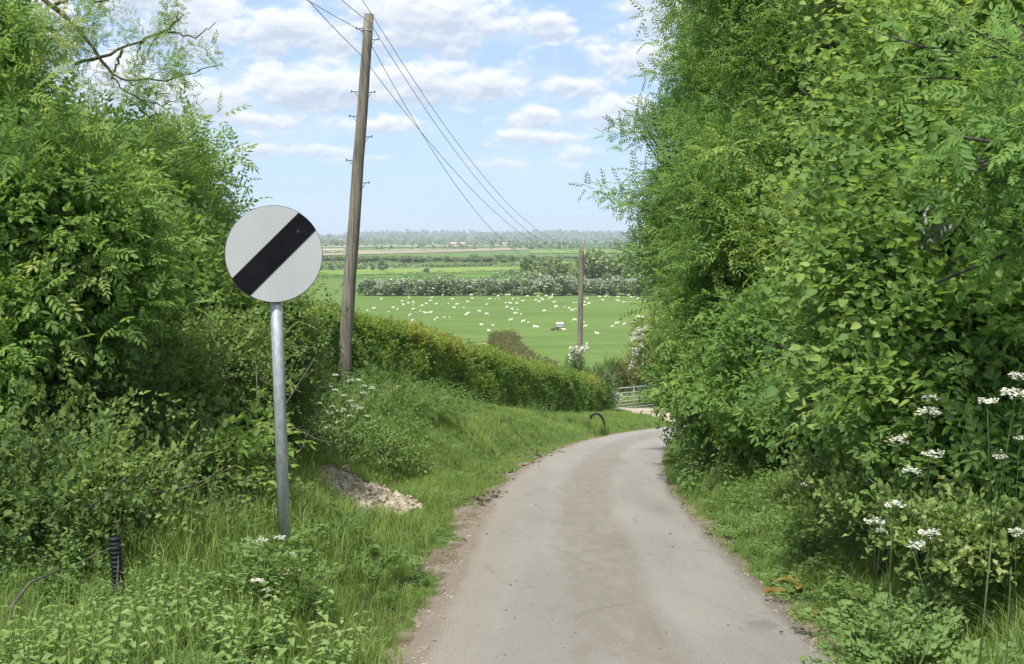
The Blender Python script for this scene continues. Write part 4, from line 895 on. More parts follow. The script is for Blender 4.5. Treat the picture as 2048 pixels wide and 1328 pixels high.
herbs('undergrowth', 'nettles and parsley leaves crowding the bottom left bank',
      [(NET, 520, -1, 3.6, 6.6, .2, 1.5, .8, .62, 580), (NET, 420, -1, 4.2, 7.2, 1.2, 2.6, .6, .42, 585), (NET, 1300, -1, 6, 11.5, .7, 3.6, .45, .42, 500), (PAR, 2200, -1, 3.4, 16, .3, 3.4, .48, .5, 510), (NET, 900, -1, 9, 26, 1.6, 4.6, 1.0, .42, 520), (NET, 1000, -1, 18, 40, 2.0, 5.2, .9, .40, 530), (PAR, 900, -1, 16, 46, .5, 5.0, .55, .5, 535), (NET, 500, -1, 20, 50, .6, 3.0, .5, .5, 536),
       (DOC, 50, -1, 3.6, 12, .3, 2.4, .7, .5, 540)], M['herb'], 501)
herbs('undergrowth', 'mixed nettles and weeds along the foot of the right hedge',
      [(NET, 1900, 1, 3.4, 20, .3, 2.4, .72, .42, 550), (PAR, 1900, 1, 3.4, 26, .15, 1.9, .55, .46, 560), (NET, 900, 1, 16, 38, .1, 2.2, 1.0, .40, 570), (NET, 700, 1, 4.2, 11, 1.0, 3.4, 1.05, .55, 575)], M['herb'], 502)

# ------------------------------------------------------------------ cow parsley in flower
def umbel(a, c, R, seed):
    r = np.random.default_rng(seed); rays = 9
    for k in range(rays):
        rr = R * (0 if k == 0 else .72) * r.uniform(.85, 1.1); az = k * 2 * math.pi / (rays - 1) + r.uniform(-.2, .2); q = c + np.array((rr * math.cos(az), rr * math.sin(az), -.38 * rr + r.normal(0, .14 * R)))
        for j in range(11):
            p = q + r.normal(0, 1, 3) * np.array((.17, .17, .11)) * R; s = R * r.uniform(.07, .13); Rm = rot_to(unit(r.normal(size=3) * (1, 1, .2)), np.array((0, 0, 1)) + r.normal(0, .4, 3))
            V = np.array([(-s, -s, 0), (s * .2, -s * 1.1, 0), (s, 0, .2 * s), (s * .7, s, 0), (-s * .5, s * 1.1, .1 * s)]) @ Rm.T + p
            a.faces(V, [(0, 1, 2, 3, 4)], .5 + r.uniform(-.3, .4))
def parsley(label, tops, base, group, seed, leaves=True, thin=.0026):
    """one plant: branching stem, flower heads (centre, radius), a few fern-like leaves"""
    r = np.random.default_rng(seed); base = np.array(base, float); base[2] = gz(base[0], base[1]); t = thing('cow_parsley', label, 'plant', base, 0, group)
    st = Acc(); m = np.mean([c for c, _ in tops], 0); fork = base + (m - base) * .62; fork += r.normal(0, .015, 3)
    st.tube([base - (0, 0, .03), base * .5 + fork * .5 + r.normal(0, .04, 3) * (1, 1, .3), fork], [thin * 1.5, thin * 1.2, thin], 5)
    for i, (c, R) in enumerate(tops):
        c = np.array(c, float); neck = c - np.array((0, 0, R * .85)); st.tube([fork, fork * .4 + neck * .6 + (0, 0, -.01), neck], [thin * .9, thin * .6, thin * .5], 4)
        for k in range(8): z = k * math.pi / 4; st.tube([neck, c + np.array((R * .7 * math.cos(z), R * .7 * math.sin(z), -.22 * R))], [thin * .3, thin * .25], 3, cap=False)
        u = Acc(); umbel(u, c, R, seed * 7 + i); u.build('flower_head', M['petal'], t, base)
    st.build('stem', M['stem'], t, base)
    if leaves:
        l = Acc(); n = 3; P = base + np.array([(0, 0, .05 + .1 * k) for k in range(n)]); th = r.uniform(0, 6.28, n); l.scatter(PAR[seed % 4], P, frames(np.stack([np.cos(th), np.sin(th), 0 * th], 1), np.array((0, 0, 1.0))), .9, .5)
        l.build('leaves', M['herb'], t, base)
def parsley_px(label, heads, y, seed, group, rpx, foot=None, leaves=True, thin=.0026):
    tops = [(pix(px, py, y + r_), (rp or rpx) * 1.12 * y / F) for px, py, r_, rp in heads]; c = np.mean([q[0] for q in tops], 0); parsley(label, tops, (c[0] + (foot or 0), c[1] + .06, 0), group, seed, leaves, thin)
GR_ = 'cow parsley in flower on the right verge'
parsley_px('tallest cow parsley at the right edge, three white heads on a long stalk', [(1975, 796, 0, 18), (2037, 748, .04, 17), (2030, 778, -.05, 26)], 4.9, 601, GR_, 22, -.12, True, .0036)
parsley_px('cow parsley with two heads against the dark elder, above the fallen leaves', [(1858, 818, 0, 24), (1862, 790, .1, 15)], 6.4, 602, GR_, 20)
parsley_px('cow parsley with one dense head under the hazel leaves', [(1796, 873, 0, 19)], 6.8, 603, GR_, 18)
parsley_px('cow parsley leaning out from the bramble, two heads stacked', [(1865, 904, 0, 20), (1822, 936, -.05, 19)], 6.0, 604, GR_, 18)
parsley_px('cow parsley half hidden in long grass with loose creamy heads', [(1630, 916, 0, 22), (1612, 965, -.3, 14), (1650, 932, .1, 12)], 9.4, 605, GR_, 18)
parsley_px('slender cow parsley with small heads beside the loose creamy one', [(1684, 895, 0, 15), (1712, 966, -.4, 13)], 9.0, 606, GR_, 14)
parsley_px('cow parsley with a flat bright head low on the verge', [(1789, 1004, 0, 19)], 6.0, 607, GR_, 18)
parsley_px('cow parsley with a ragged head left of the flat bright one', [(1750, 1036, 0, 19), (1762, 1058, .05, 12)], 5.9, 608, GR_, 18)
parsley_px('lowest pair of cow parsley heads above the long grass', [(1859, 1060, .1, 21), (1833, 1085, 0, 17)], 5.5, 609, GR_, 18)
parsley_px('cow parsley at the right edge, one head on a leaning stalk', [(2001, 909, 0, 14), (2040, 873, 0, 13)], 4.9, 610, GR_, 14)
parsley_px('small cow parsley at the right edge nearest the bottom corner', [(2032, 1059, 0, 15)], 4.8, 611, GR_, 14)
GL_ = 'cow parsley around the sign post'
parsley_px('cow parsley whose two heads touch the foot of the sign post', [(520, 1077, 0, 15), (560, 1072, -.1, 11)], 7.3, 612, GL_, 14, .02)
parsley_px('cow parsley just right of the sign post foot', [(587, 1108, 0, 12), (590, 1135, -.1, 16)], 7.0, 613, GL_, 14)
parsley_px('short cow parsley left of and below the sign post foot', [(514, 1156, 0, 13), (535, 1178, 0, 9)], 6.8, 614, GL_, 12)
GP_ = 'cow parsley on the bank below the leaning pole'
hd = [(671, 748), (701, 759), (716, 758), (727, 770), (744, 774), (728, 784), (659, 770), (647, 773), (671, 778), (687, 789), (700, 800), (709, 809), (720, 814), (664, 811), (637, 804), (628, 801), (678, 820), (700, 829), (660, 823), (686, 817), (732, 830), (670, 843), (652, 854), (667, 856), (694, 862), (621, 740), (628, 691)]
grp = [(0, 1), (2, 3), (4, 5), (6, 7, 8), (9, 10), (11, 12), (13, 14, 15), (16, 18), (17, 19), (20,), (21, 22), (23,), (24,), (25,), (26,)]
lab = ['with two heads touching the base of the leaning pole', 'close right of the leaning pole base, two heads', 'farthest right below the leaning pole, two heads', 'left of the leaning pole base with three heads', 'below the leaning pole, two heads in line',
       'right in the middle of the flowery bank', 'with three heads at the left of the flowery bank', 'two heads in the lower left of the flowery bank', 'two heads in the lower middle of the flowery bank', 'single head lowest at the right of the flowery bank',
       'two low heads above the soil heap', 'single head low above the soil heap, right of a pair', 'single bluish head lowest on the bank above the soil heap', 'single head on the hedge face left of the leaning pole', 'single highest head up the hedge face left of the pole']
for k, (g_, l_) in enumerate(zip(grp, lab)):
    y = float(np.interp(np.mean([hd[i][1] for i in g_]), [690, 750, 790, 860], [19, 19.8, 17.8, 15.6]))
    parsley_px('cow parsley ' + l_, [(hd[i][0], hd[i][1], .1 * (j % 2), None) for j, i in enumerate(g_)], y, 620 + k, GP_, 6.5, 0, False, .006)

# ------------------------------------------------------------------ single plants, leaves, sticks, pipes, heap
def dock(label, px, py, y, size, seed, tint=.5):
    p = on_ground(px, py + 18, 4, 12); a = Acc(); a.scatter(dock_tm(seed, 1.0), np.array([p]), frame1((math.cos(seed), math.sin(seed), 0), (0, 0, 1)), size, tint, .4)
    t = thing('dock_plant', label, 'plant', p); a.build('leaves', M['dock'], t, p)
dock('dock plant with broad upright leaves halfway up the right verge', 1590, 1060, 7.6, 1.25, 31)
dock('dock plant with one big flat leaf near the bottom right', 1690, 1240, 5.75, .75, 32, .3)
dock('dock plant with curling leaves nearest the right bottom edge of the lane', 1780, 1290, 5.3, 1.0, 33)
dock('dock plant with yellowing leaves beside the dead leaves', 1600, 1165, 6.3, .9, 34, .75)
dock('broad leaved dock in the dark weeds right of the sign post', 640, 1045, 8.6, 1.1, 35, .4)
dock('dock plant at the bottom left among the nettles', 460, 1290, 5.3, 1.2, 36, .5)
def dead_leaf(label, px, py, L, az, seed):
    p = on_ground(px, py, 4, 12); r = np.random.default_rng(seed); a = Acc(); n = 7; d = np.array((math.cos(az), math.sin(az), 0)); s = np.array((-d[1], d[0], 0)); V = []
    for k in range(n + 1):
        t = k / n; w = L * .2 * math.sin(math.pi * (.06 + .9 * t)) + .002; c = p + d * L * (t - .5) + (0, 0, .014 + .05 * L * math.sin(t * 5) + .02 * t); curl = .6 + .5 * math.sin(k + seed)
        V += [c - s * w + (0, 0, w * curl), c, c + s * w + (0, 0, w * (curl + .3))]
    a.faces(V, [(3 * k + j, 3 * k + j + 1, 3 * k + j + 4, 3 * k + j + 3) for k in range(n) for j in (0, 1)], r.uniform(.3, .8)); tag(a.build('dead_leaf', M['deadleaf']), label, 'leaf', 'withered dock leaves at the lane edge')
dead_leaf('longest withered yellow leaf lying on the right lane edge', 1550, 1192, .20, .3, 1)
dead_leaf('small orange withered leaf just above the longest yellow one', 1545, 1172, .09, 1.2, 2)
dead_leaf('orange tipped withered leaf halfway to the bottom right corner', 1630, 1236, .13, .9, 3)
dead_leaf('reddish withered leaf nearest the bottom right corner', 1700, 1285, .15, 2.2, 4)
def bright_leaf():
    for (px, py, s, lb) in ((198, 1005, .10, 'single orange autumn leaf among the hawthorn stems at the left'), (185, 1022, .09, 'yellow leaf hanging just below the orange one at the left')):
        p = pix(px, py, 8.0); a = Acc(); V, L, Z = lf('round', s, s * .7, .2, .5); a.add(V @ rot_to(unit(np.array((.3, -.4, -.8))), (0, -1, .5)).T + p, L, Z, .8)
        tag(a.build('dead_leaf', M['deadleaf']), lb, 'leaf')
bright_leaf()

def soil_heap():
    c = HEAP + np.array((.12, .1, 0)); c[2] = gz(c[0], c[1]); t = thing('soil_heap', 'heap of dry pale brown soil on the verge behind the sign', 'heap', c); r = np.random.default_rng(5)
    n, m = 64, 26; a = Acc(); V = [(0, 0, 1)]; V = []
    th = np.linspace(0, 2 * math.pi, n, endpoint=False); rr = np.linspace(0, 1, m)
    X = np.outer(rr, np.cos(th)) * .62 * (1 + .12 * np.sin(3 * th + 1)); Yy = np.outer(rr, np.sin(th)) * .7
    X = X + .16 * np.maximum(Yy, 0)
    H = .17 * (1 - rr ** 2.0)[:, None] * (1 + .35 * vnoise(X, Yy, 5, 61)) + .045 * vnoise(X, Yy, 16, 62) + .022 * vnoise(X, Yy, 38, 63) - .04 * rr[:, None] ** 4
    gx, gy = (c[0] + X).ravel(), (c[1] + Yy).ravel(); Z = ground(gx, gy) + H.ravel()
    q = [(i * n + j, i * n + (j + 1) % n, (i + 1) * n + (j + 1) % n, (i + 1) * n + j) for i in range(m - 1) for j in range(n)]
    a.faces(np.stack([gx, gy, Z], 1), q); a.build('soil_mound', M['soil'], t, c)
    a = Acc()
    for _ in range(1300):
        k = r.integers(0, len(gx)); s = abs(r.normal(0, .012)) + .005; a.box((gx[k] + r.normal(0, .02), gy[k] + r.normal(0, .02), Z[k] + s * .3), np.array((s, s * r.uniform(.6, 1), s * r.uniform(.4, .8))), frame1(r.normal(size=3), r.normal(size=3))[0], r.uniform())
    tag(a.build('lumps', M['soil'], t, c, smooth=False), kind='stuff')
    g = Acc(); k = 40; ang = r.uniform(0, 6.28, k); P = np.stack([c[0] + .47 * np.cos(ang), c[1] + .55 * np.sin(ang), 0 * ang], 1); P[:, 2] = ground(P[:, 0], P[:, 1]); scatter_twigs(g, TU, P, np.stack([np.cos(ang), np.sin(ang), 0 * ang], 1), .9, .5, r); tag(g.build('heap_grass', M['grass']), 'grass tufts round the foot of the soil heap', 'grass', kind='stuff')
soil_heap()

def corrugated(name, label, pts, rad, ribs, hollow=True, flap=False):
    pts = np.array(pts, float); n = ribs * 4; k = np.linspace(0, len(pts) - 1, n); pp = np.stack([np.interp(k, range(len(pts)), pts[:, i]) for i in range(3)], 1)
    rr = rad * (1 + .10 * np.where(np.arange(n) % 4 < 2, 1, -1)); a = Acc(); a.tube(pp, rr, 18, cap=False)
    inner = pp[-10:][::-1]; a.tube(inner, rad * .82, 18, cap=False)
    o = a.build(name, M['plastic']); tag(o, label, 'pipe'); return o
p0 = pix(236, 1165, 6.7); p0[2] = gz(p0[0], p0[1]) - .05; p1 = pix(229, 1072, 6.7)
corrugated('drain_pipe', 'ribbed black plastic pipe standing upright in the weeds at the left', [p0, (p0 + p1) / 2 + (.005, 0, 0), p1], .031, 17)
q0 = pix(1095, 843, 42.8); q0[2] = gz(q0[0], q0[1]) - .05; q1 = pix(1105, 815, 42.8)
corrugated('drain_pipe', 'black pipe stub leaning against the clipped hedge', [q0, q1], .085, 8)
arc = [pix(1181, 838, 37.5), pix(1183, 831, 37.5), pix(1190, 827, 37.5), pix(1198, 828, 37.5), pix(1205, 836, 37.5), pix(1209, 848, 37.5), pix(1210, 862, 37.5)]; arc[-1][2] = gz(arc[-1][0], arc[-1][1]) - .05
corrugated('bent_pipe', 'black pipe bent into an arch over the verge near the gate', arc, .034, 16)
def rush(label, px, py, y, h, seed):
    p = pix(px, py, y); p[2] = gz(p[0], p[1]); r = np.random.default_rng(seed); a = Acc(); n = 26; P = p + np.column_stack([r.normal(0, .13, n), r.normal(0, .1, n), 0 * r.normal(size=n)])
    P[:, 2] = ground(P[:, 0], P[:, 1]); th = r.uniform(0, 6.28, n); scatter_twigs(a, TUL, P, np.stack([np.cos(th), np.sin(th), 0 * th], 1), h / .34 * r.uniform(.6, 1.1, n), .16, r); t = thing('rush_clump', label, 'plant', p); a.build('blades', M['grass'], t, p)
rush('dark rush clump under the arched pipe', 1206, 872, 36.8, .5, 1); rush('dark weed clump left of the arched pipe', 1172, 858, 38, .36, 2)
rush('dark weed clump on the bank above the lane bend', 1140, 880, 37.5, .34, 3); rush('low dark weed clump above the eroded lane edge', 1092, 893, 35, .3, 4)
def erosion():
    r = np.random.default_rng(9); a = Acc()
    for (px, py, sx, n) in ((985, 945, 30, 120), (1060, 920, 40, 170), (1120, 905, 25, 110), (1290, 850, 22, 60), (760, 1225, 20, 90), (965, 1000, 26, 90)):
        for _ in range(n):
            p = on_ground(px + r.normal(0, sx), py + r.normal(0, sx * .25), 5, 60) if _ % 6 == 0 else p + r.normal(0, .08, 3) * (1, 1.5, 0); p[2] = gz(p[0], p[1]); s = abs(r.normal(0, .012)) + .005
            a.box(p + (0, 0, s * .1), np.array((s, s * r.uniform(.5, 1), s * r.uniform(.4, .9))), frame1(r.normal(size=3), r.normal(size=3))[0], r.uniform())
    tag(a.build('turned_earth', M['clod'], smooth=False), 'dark crumbled earth at the left edge of the lane', 'earth', kind='stuff')
erosion()
def grit():
    r = np.random.default_rng(10); a = Acc()
    for side, n, e0, e1, big in ((-1, 2600, -.12, .55, .0045), (1, 1500, -.08, .2, .004), (-1, 500, -1.5, -.1, .0022), (1, 250, -.9, 0, .002)):
        x, y, e = strip_pts(n, side, 5, 34, e0, e1, r, 1.3); z = np.where(e < 0, EYE - drop(y) + .012 + .03 * (1 - np.clip((HALF + e) / HALF, 0, 1) ** 2) * 1.0, ground(x, y))
        for i in range(n):
            s = abs(r.normal(0, big)) + .0015; a.box((x[i], y[i], z[i] + s * .5), np.array((s, s * r.uniform(.4, 1), s * r.uniform(.3, .8))), yaw(r.uniform(0, 3)), r.uniform())
    tag(a.build('gravel', M['grit'], smooth=False), 'loose grit and crumbs scattered over the lane', 'gravel', kind='stuff')
    for i, (px, py) in enumerate([(1021, 1180), (1034, 1172), (958, 1058), (974, 1075), (1059, 1090), (1031, 1248), (1012, 1232), (1106, 1251), (1300, 1240), (1340, 1075), (1345, 1102), (1577, 1252), (1562, 1275), (905, 1078), (1072, 1015), (1145, 1060), (1058, 1223), (1089, 985)]):
        p = on_ground(px, py, 5, 30); p[2] = EYE - drop(p[1]) + .03; s = r.uniform(.007, .013); b = bpy.data.meshes.new('clod'); V = rdirs(14, r) * s * r.uniform(.6, 1.2, (14, 1)) * (1.3, 1, .6)
        import bmesh
        bm = bmesh.new(); [bm.verts.new(v) for v in V]; bmesh.ops.convex_hull(bm, input=bm.verts); bm.to_mesh(b); bm.free(); b.materials.append(M['clod'])
        o = bpy.data.objects.new('clod', b); COL.objects.link(o); o.location = p + (0, 0, s * .4); tag(o, 'small dark clod lying on the pale lane surface', 'clod', 'dark clods dropped on the lane')
grit()
def stick(label, pts, r0, mt='stick'):
    a = Acc(); a.tube(pts, np.linspace(r0, r0 * .4, len(pts)), 6); tag(a.build('dry_stick', M[mt]), label, 'stick')
def onto(px, py, y): p = pix(px, py, y); return p
s0 = onto(5, 1270, 5.6); s0[2] = gz(s0[0], s0[1]) + .02
stick('pale dead branch arching out of the bottom left corner', [s0, onto(25, 1210, 5.7), onto(60, 1165, 5.8), onto(120, 1140, 6.0)], .011)
stick('thin dead stem lying across the weeds by the black pipe', [onto(150, 1130, 6.3), onto(200, 1105, 6.4), onto(240, 1090, 6.5)], .005)
s1 = onto(235, 1285, 6.3); s1[2] = gz(s1[0], s1[1])
stick('thin dark upright stem in front of the black pipe', [s1, onto(234, 1190, 6.5), onto(237, 1100, 6.7), onto(236, 1040, 6.8)], .006, 'bark')
s2 = onto(424, 1140, 8.2); s2[2] = gz(s2[0], s2[1])
stick('dark sapling stem standing left of the sign post', [s2, onto(420, 1080, 8.4), onto(418, 1010, 8.6), onto(425, 960, 8.8)], .010, 'bark')
for (px, py, d0) in ((1340, 905, 0), ):
    b0 = onto(1350, 895, 28.6)
    stick('bare dark twig reaching over the lane from the blossom bush', [b0, onto(1335, 878, 28.3), onto(1327, 860, 28.2), onto(1325, 850, 28.1)], .014, 'bark')
stick('lichen covered dead branch among the ash leaves at the upper right', [onto(1760, 205, 13.5), onto(1690, 212, 13.2), onto(1645, 205, 13.1), onto(1600, 178, 13.0)], .018, 'lichen')
stick('pale dead twig rising through the leaves at the upper right', [onto(1735, 130, 12.6), onto(1725, 90, 12.6), onto(1700, 50, 12.6)], .010, 'stick')
stick('dark hazel branch slanting up in front of the leaves', [onto(2030, 380, 7.4), onto(1990, 310, 7.5), onto(1930, 240, 7.7), onto(1910, 195, 7.8)], .014, 'bark')

# ------------------------------------------------------------------ gate and fence
def gate():
    A = pix(1222, 824, 62); Bp = pix(1319, 822, 63.2); A[2] = gz(A[0], A[1]) + .1; Bp[2] = gz(Bp[0], Bp[1]) + .1
    A = Bp + (A - Bp) * 1.12; A[2] = Bp[2] - .1
    t = thing('field_gate', 'galvanised seven bar metal gate closing the field entrance', 'gate', (A + Bp) / 2); o = (A + Bp) / 2; up = np.array((0, 0, 1.0)); H = 1.12
    for p in (A, Bp):
        a = Acc(); a.tube([p, p + up * H], .026, 8); a.build('gate_stile', M['gate'], t, o)
    for k in range(7):
        z = H * (0.02, .13, .26, .41, .58, .77, .98)[k]; a = Acc(); a.tube([A + up * z, Bp + up * z], .028 if k == 6 else .019, 8); a.build('rail', M['gate'], t, o)
    a = Acc(); m = A + (Bp - A) * .52; a.tube([m, m + up * H], .02, 8); a.build('brace', M['gate'], t, o)
    a = Acc(); n = Bp + (A - Bp) * .09; a.tube([n + up * .42, n + up * .98], .018, 6); a.build('latch_bar', M['gate'], t, o)
gate()
def fence_post(label, px, py0, y, h, r, lean=0):
    p = pix(px, py0, y); p[2] = gz(p[0], p[1]); a = Acc(); top = p + np.array((lean, 0, h)); a.tube([p - (0, 0, .3), p * .5 + top * .5 + (.01, 0, 0), top - (0, 0, .03), top], [r, r, r * .96, r * .7], 9); tag(a.build('fence_post', M['post']), label, 'post', 'wooden posts beside the gate')
fence_post('thick wooden gate post holding the latch end of the gate', 1324, 822, 63.4, 1.30, .085)
fence_post('tall thin pale post just right of the thick gate post', 1330, 815, 64, 1.62, .045, .03)
fence_post('wooden fence post second from the right, near the gate', 1337, 815, 64.5, 1.25, .07, .02)
fence_post('wooden fence post farthest right, half under the ash leaves', 1345, 812, 65, 1.20, .06, .04)
fence_post('wooden post standing behind the middle of the gate', 1279, 800, 67, 1.35, .06)
# hawthorn sprays in blossom at the hedge end and over the gate
def blossom_bush(name, label, base_px, y, lobes, leaf_n, petal_n, seed, size=1.0, trails=()):
    r = np.random.default_rng(seed); b0 = pix(base_px[0], base_px[1], y); b0[2] = gz(b0[0], b0[1]); t = thing(name, label, 'bush', b0)
    C = [B(px, py, y + dy, rx, ry) for px, py, dy, rx, ry in lobes]; a, f, s = Acc(), Acc(), Acc()
    for nn, acc, tms, sz in ((leaf_n, a, TW['thorn'], 1.5), (petal_n, f, None, 1)):
        bi = r.integers(0, len(C), nn); u = rdirs(nn, r); rad = np.sqrt(r.uniform(.15 if tms else .6, 1.1, nn)); P = np.array([C[i][0] for i in bi]) + u * np.array([C[i][1] for i in bi]) * rad[:, None]; k = P[:, 2] > ground(P[:, 0], P[:, 1]); P, u = P[k], u[k]
        if tms: scatter_twigs(acc, tms, P, unit(u + .5 * r.normal(size=u.shape)), size * sz * r.uniform(.7, 1.2, len(P)), .5 + .15 * r.normal(size=len(P)), r)
        else:
            tm = (np.array([(-.5, -.5, 0), (.1, -.6, 0), (.55, 0, .1), (.3, .55, 0), (-.45, .5, .1)]), np.arange(5), np.array([5]), np.full(5, .5))
            cl = np.repeat(P, 7, 0) + r.normal(0, .05 * size, (len(P) * 7, 3)); acc.scatter(tm, cl, frames(rdirs(len(cl), r), rdirs(len(cl), r)), .05 * size * r.uniform(.6, 1.3, len(cl)), r.uniform(.3, 1, len(cl)))
    for tr in trails:
        pts = np.array([pix(px, py, y) for px, py in tr]); k = np.linspace(0, len(pts) - 1, 22); pp = np.stack([np.interp(k, range(len(pts)), pts[:, i]) for i in range(3)], 1); s.tube(pp, .012, 4)
        cl = np.repeat(pp, 14, 0) + r.normal(0, .055 * size, (len(pp) * 14, 3)); f.scatter(tm, cl, frames(rdirs(len(cl), r), rdirs(len(cl), r)), .055 * size * r.uniform(.6, 1.3, len(cl)), r.uniform(.4, 1, len(cl)))
        scatter_twigs(a, TW['thorn'], pp, rdirs(len(pp), r), .8 * size, .5, r)
    for c, _, _ in C: s.tube([b0 - (0, 0, .1), b0 * .5 + c * .5 + r.normal(0, .1, 3), c], [.04, .025, .012], 5)
    a.build('crown', M['thorn'], t, b0); f.build('blossom', M['petal'], t, b0); s.build('trunk', M['stick'], t, b0)
blossom_bush('hawthorn_bush', 'blossoming hawthorn climbing beside the plain pole at the hedge end', (1175, 815), 56.2, [(1165, 765, 0, 30, 22), (1205, 760, .3, 22, 18), (1150, 740, 0, 8, 16)], 900, 100, 701, 1.0,
             [[(1145, 742), (1150, 722), (1154, 705), (1163, 699)], [(1141, 735), (1143, 715), (1152, 700)], [(1163, 699), (1172, 695)], [(1148, 700), (1147, 696)]])
blossom_bush('hawthorn_bush', 'round leafy hawthorn with blossom overlapping the left end of the gate', (1215, 832), 60.2, [(1205, 806, 0, 18, 20), (1214, 790, .2, 11, 8)], 800, 60, 702, 1.0, [[(1215, 783), (1228, 786), (1235, 792)], [(1226, 795), (1236, 800), (1237, 806)]])
blossom_bush('hawthorn_bush', 'blossoming hawthorn with a white topknot behind the gate', (1228, 815), 65.5, [(1228, 755, 0, 24, 16), (1227, 742, 0, 9, 8), (1255, 765, .3, 30, 16), (1210, 762, 0, 16, 12)], 1000, 150, 703, 1.1, [[(1219, 740), (1227, 737), (1236, 742)]])
blossom_bush('hawthorn_spray', 'trailing sprays of white blossom in front of the brown hawthorn', (1300, 815), 64.6, [(1290, 720, 0, 7, 20)], 120, 16, 704, 1.1,
             [[(1262, 677), (1275, 675), (1286, 674)], [(1267, 668), (1280, 666), (1288, 671)], [(1284, 660), (1293, 655), (1302, 645)], [(1276, 661), (1280, 659)], [(1268, 702), (1276, 697), (1284, 690)], [(1270, 708), (1272, 702)], [(1258, 740), (1266, 728), (1268, 720)]])
blossom_bush('hawthorn_spray', 'white flower sprays low on the blossom bush by the lane bend', (1372, 925), 28.0, [(1362, 905, 0, 20, 26)], 200, 60, 705, .7, [])

# ------------------------------------------------------------------ things out in the sheep field
def skin_body(name, joints, edges, matl, sub=2):
    me = bpy.data.meshes.new(name); me.from_pydata([j[0] for j in joints], edges, []); o = bpy.data.objects.new(name, me); COL.objects.link(o)
    sk = o.modifiers.new('skin', 'SKIN'); 
    for v, j in zip(me.skin_vertices[0].data, joints): v.radius = (j[1], j[1] if len(j) < 3 else j[2])
    me.skin_vertices[0].data[0].use_root = True
    sb = o.modifiers.new('sub', 'SUBSURF'); sb.levels = sub
    dg = bpy.context.evaluated_depsgraph_get(); out = bpy.data.meshes.new_from_object(o.evaluated_get(dg)); out.name = name; out.materials.clear(); out.materials.append(matl); bpy.data.objects.remove(o)
    return out
def sheep_mesh(pose):
    # body along +X (head), about 1.2 m long, 0.75 m at the shoulder
    J = [((-.05, 0, .52), .25), ((.30, 0, .54), .235), ((-.40, 0, .53), .23), ((-.55, 0, .55), .12)]; E = [(0, 1), (0, 2), (2, 3)]
    if pose == 'graze': J += [((.52, 0, .50), .13), ((.66, 0, .28), .085), ((.74, 0, .12), .06), ((.80, 0, .06), .045)]
    else: J += [((.50, 0, .68), .13), ((.60, 0, .82), .095), ((.74, 0, .80), .07), ((.84, 0, .75), .05)]
    E += [(1, 4), (4, 5), (5, 6), (6, 7)]; n = 8
    if pose == 'lie':
        J = [((x, y, z - .28), r) if i < 4 else ((x, y, z - .26), r) for i, ((x, y, z), r) in enumerate(J)]
        for sx, par in ((.32, 1), (-.40, 2)):
            for sy in (-1, 1): J += [((sx, sy * .17, .12), .07), ((sx + .16, sy * .19, .05), .045)]; E += [(par, n), (n, n + 1)]; n += 2
    else:
        for sx, par in ((.30, 1), (-.42, 2)):
            for sy in (-1, 1): J += [((sx, sy * .12, .36), .09), ((sx + (.02 if sx > 0 else -.04), sy * .12, .20), .042), ((sx, sy * .12, .0), .035)]; E += [(par, n), (n, n + 1), (n + 1, n + 2)]; n += 3
    return skin_body('sheep_' + pose, J, E, M['wool'], 1)
SM = {p: sheep_mesh(p) for p in ('graze', 'stand', 'lie')}
z6 = '295,128 670,112 575,155 595,192 660,183 725,172 728,210 725,268 450,242 515,270 185,258 105,290 390,294l 825,288l 895,322 960,303 850,215 905,190 962,150 980,98 1043,193 1120,198l 1205,185l 1265,130 1130,70 1162,46 940,50l 1325,200 1288,246 1420,240l 1470,163 1537,120 1520,68 1458,48 680,353 720,423 672,458l 1022,418 1055,378l 1150,373l 1225,373l 1450,345 1480,322 1635,283 1728,333 1660,487 1818,485l 1758,567 1728,192 1775,122 1850,125l 1900,120l 1885,78 2000,68 1990,182 2010,238'
z7 = '130,66 180,127 248,105l 310,155 143,174 230,188 163,265 245,270l 210,325 290,328l 145,418 315,438 390,442l 475,497 510,500 375,88 440,62 520,88 565,102l 635,85 680,115 720,68 580,132 700,95 490,142 535,160 745,170 865,62 605,290 765,225 760,240 885,228l 945,245 990,283 1035,255l 1000,173l 1043,172l 1022,417 1140,438l 1165,503 1155,173 1158,215 1215,192 1210,175l 1188,122 1360,85 1440,92 1490,82l 1405,142 1615,98 1600,143 1640,145 1695,165 1740,160l 1785,162l 1755,75 1790,100 1835,103 1890,120 1875,125 1325,603 1595,465 1700,475 1535,498l 1812,437 1885,372 1940,380 870,537'
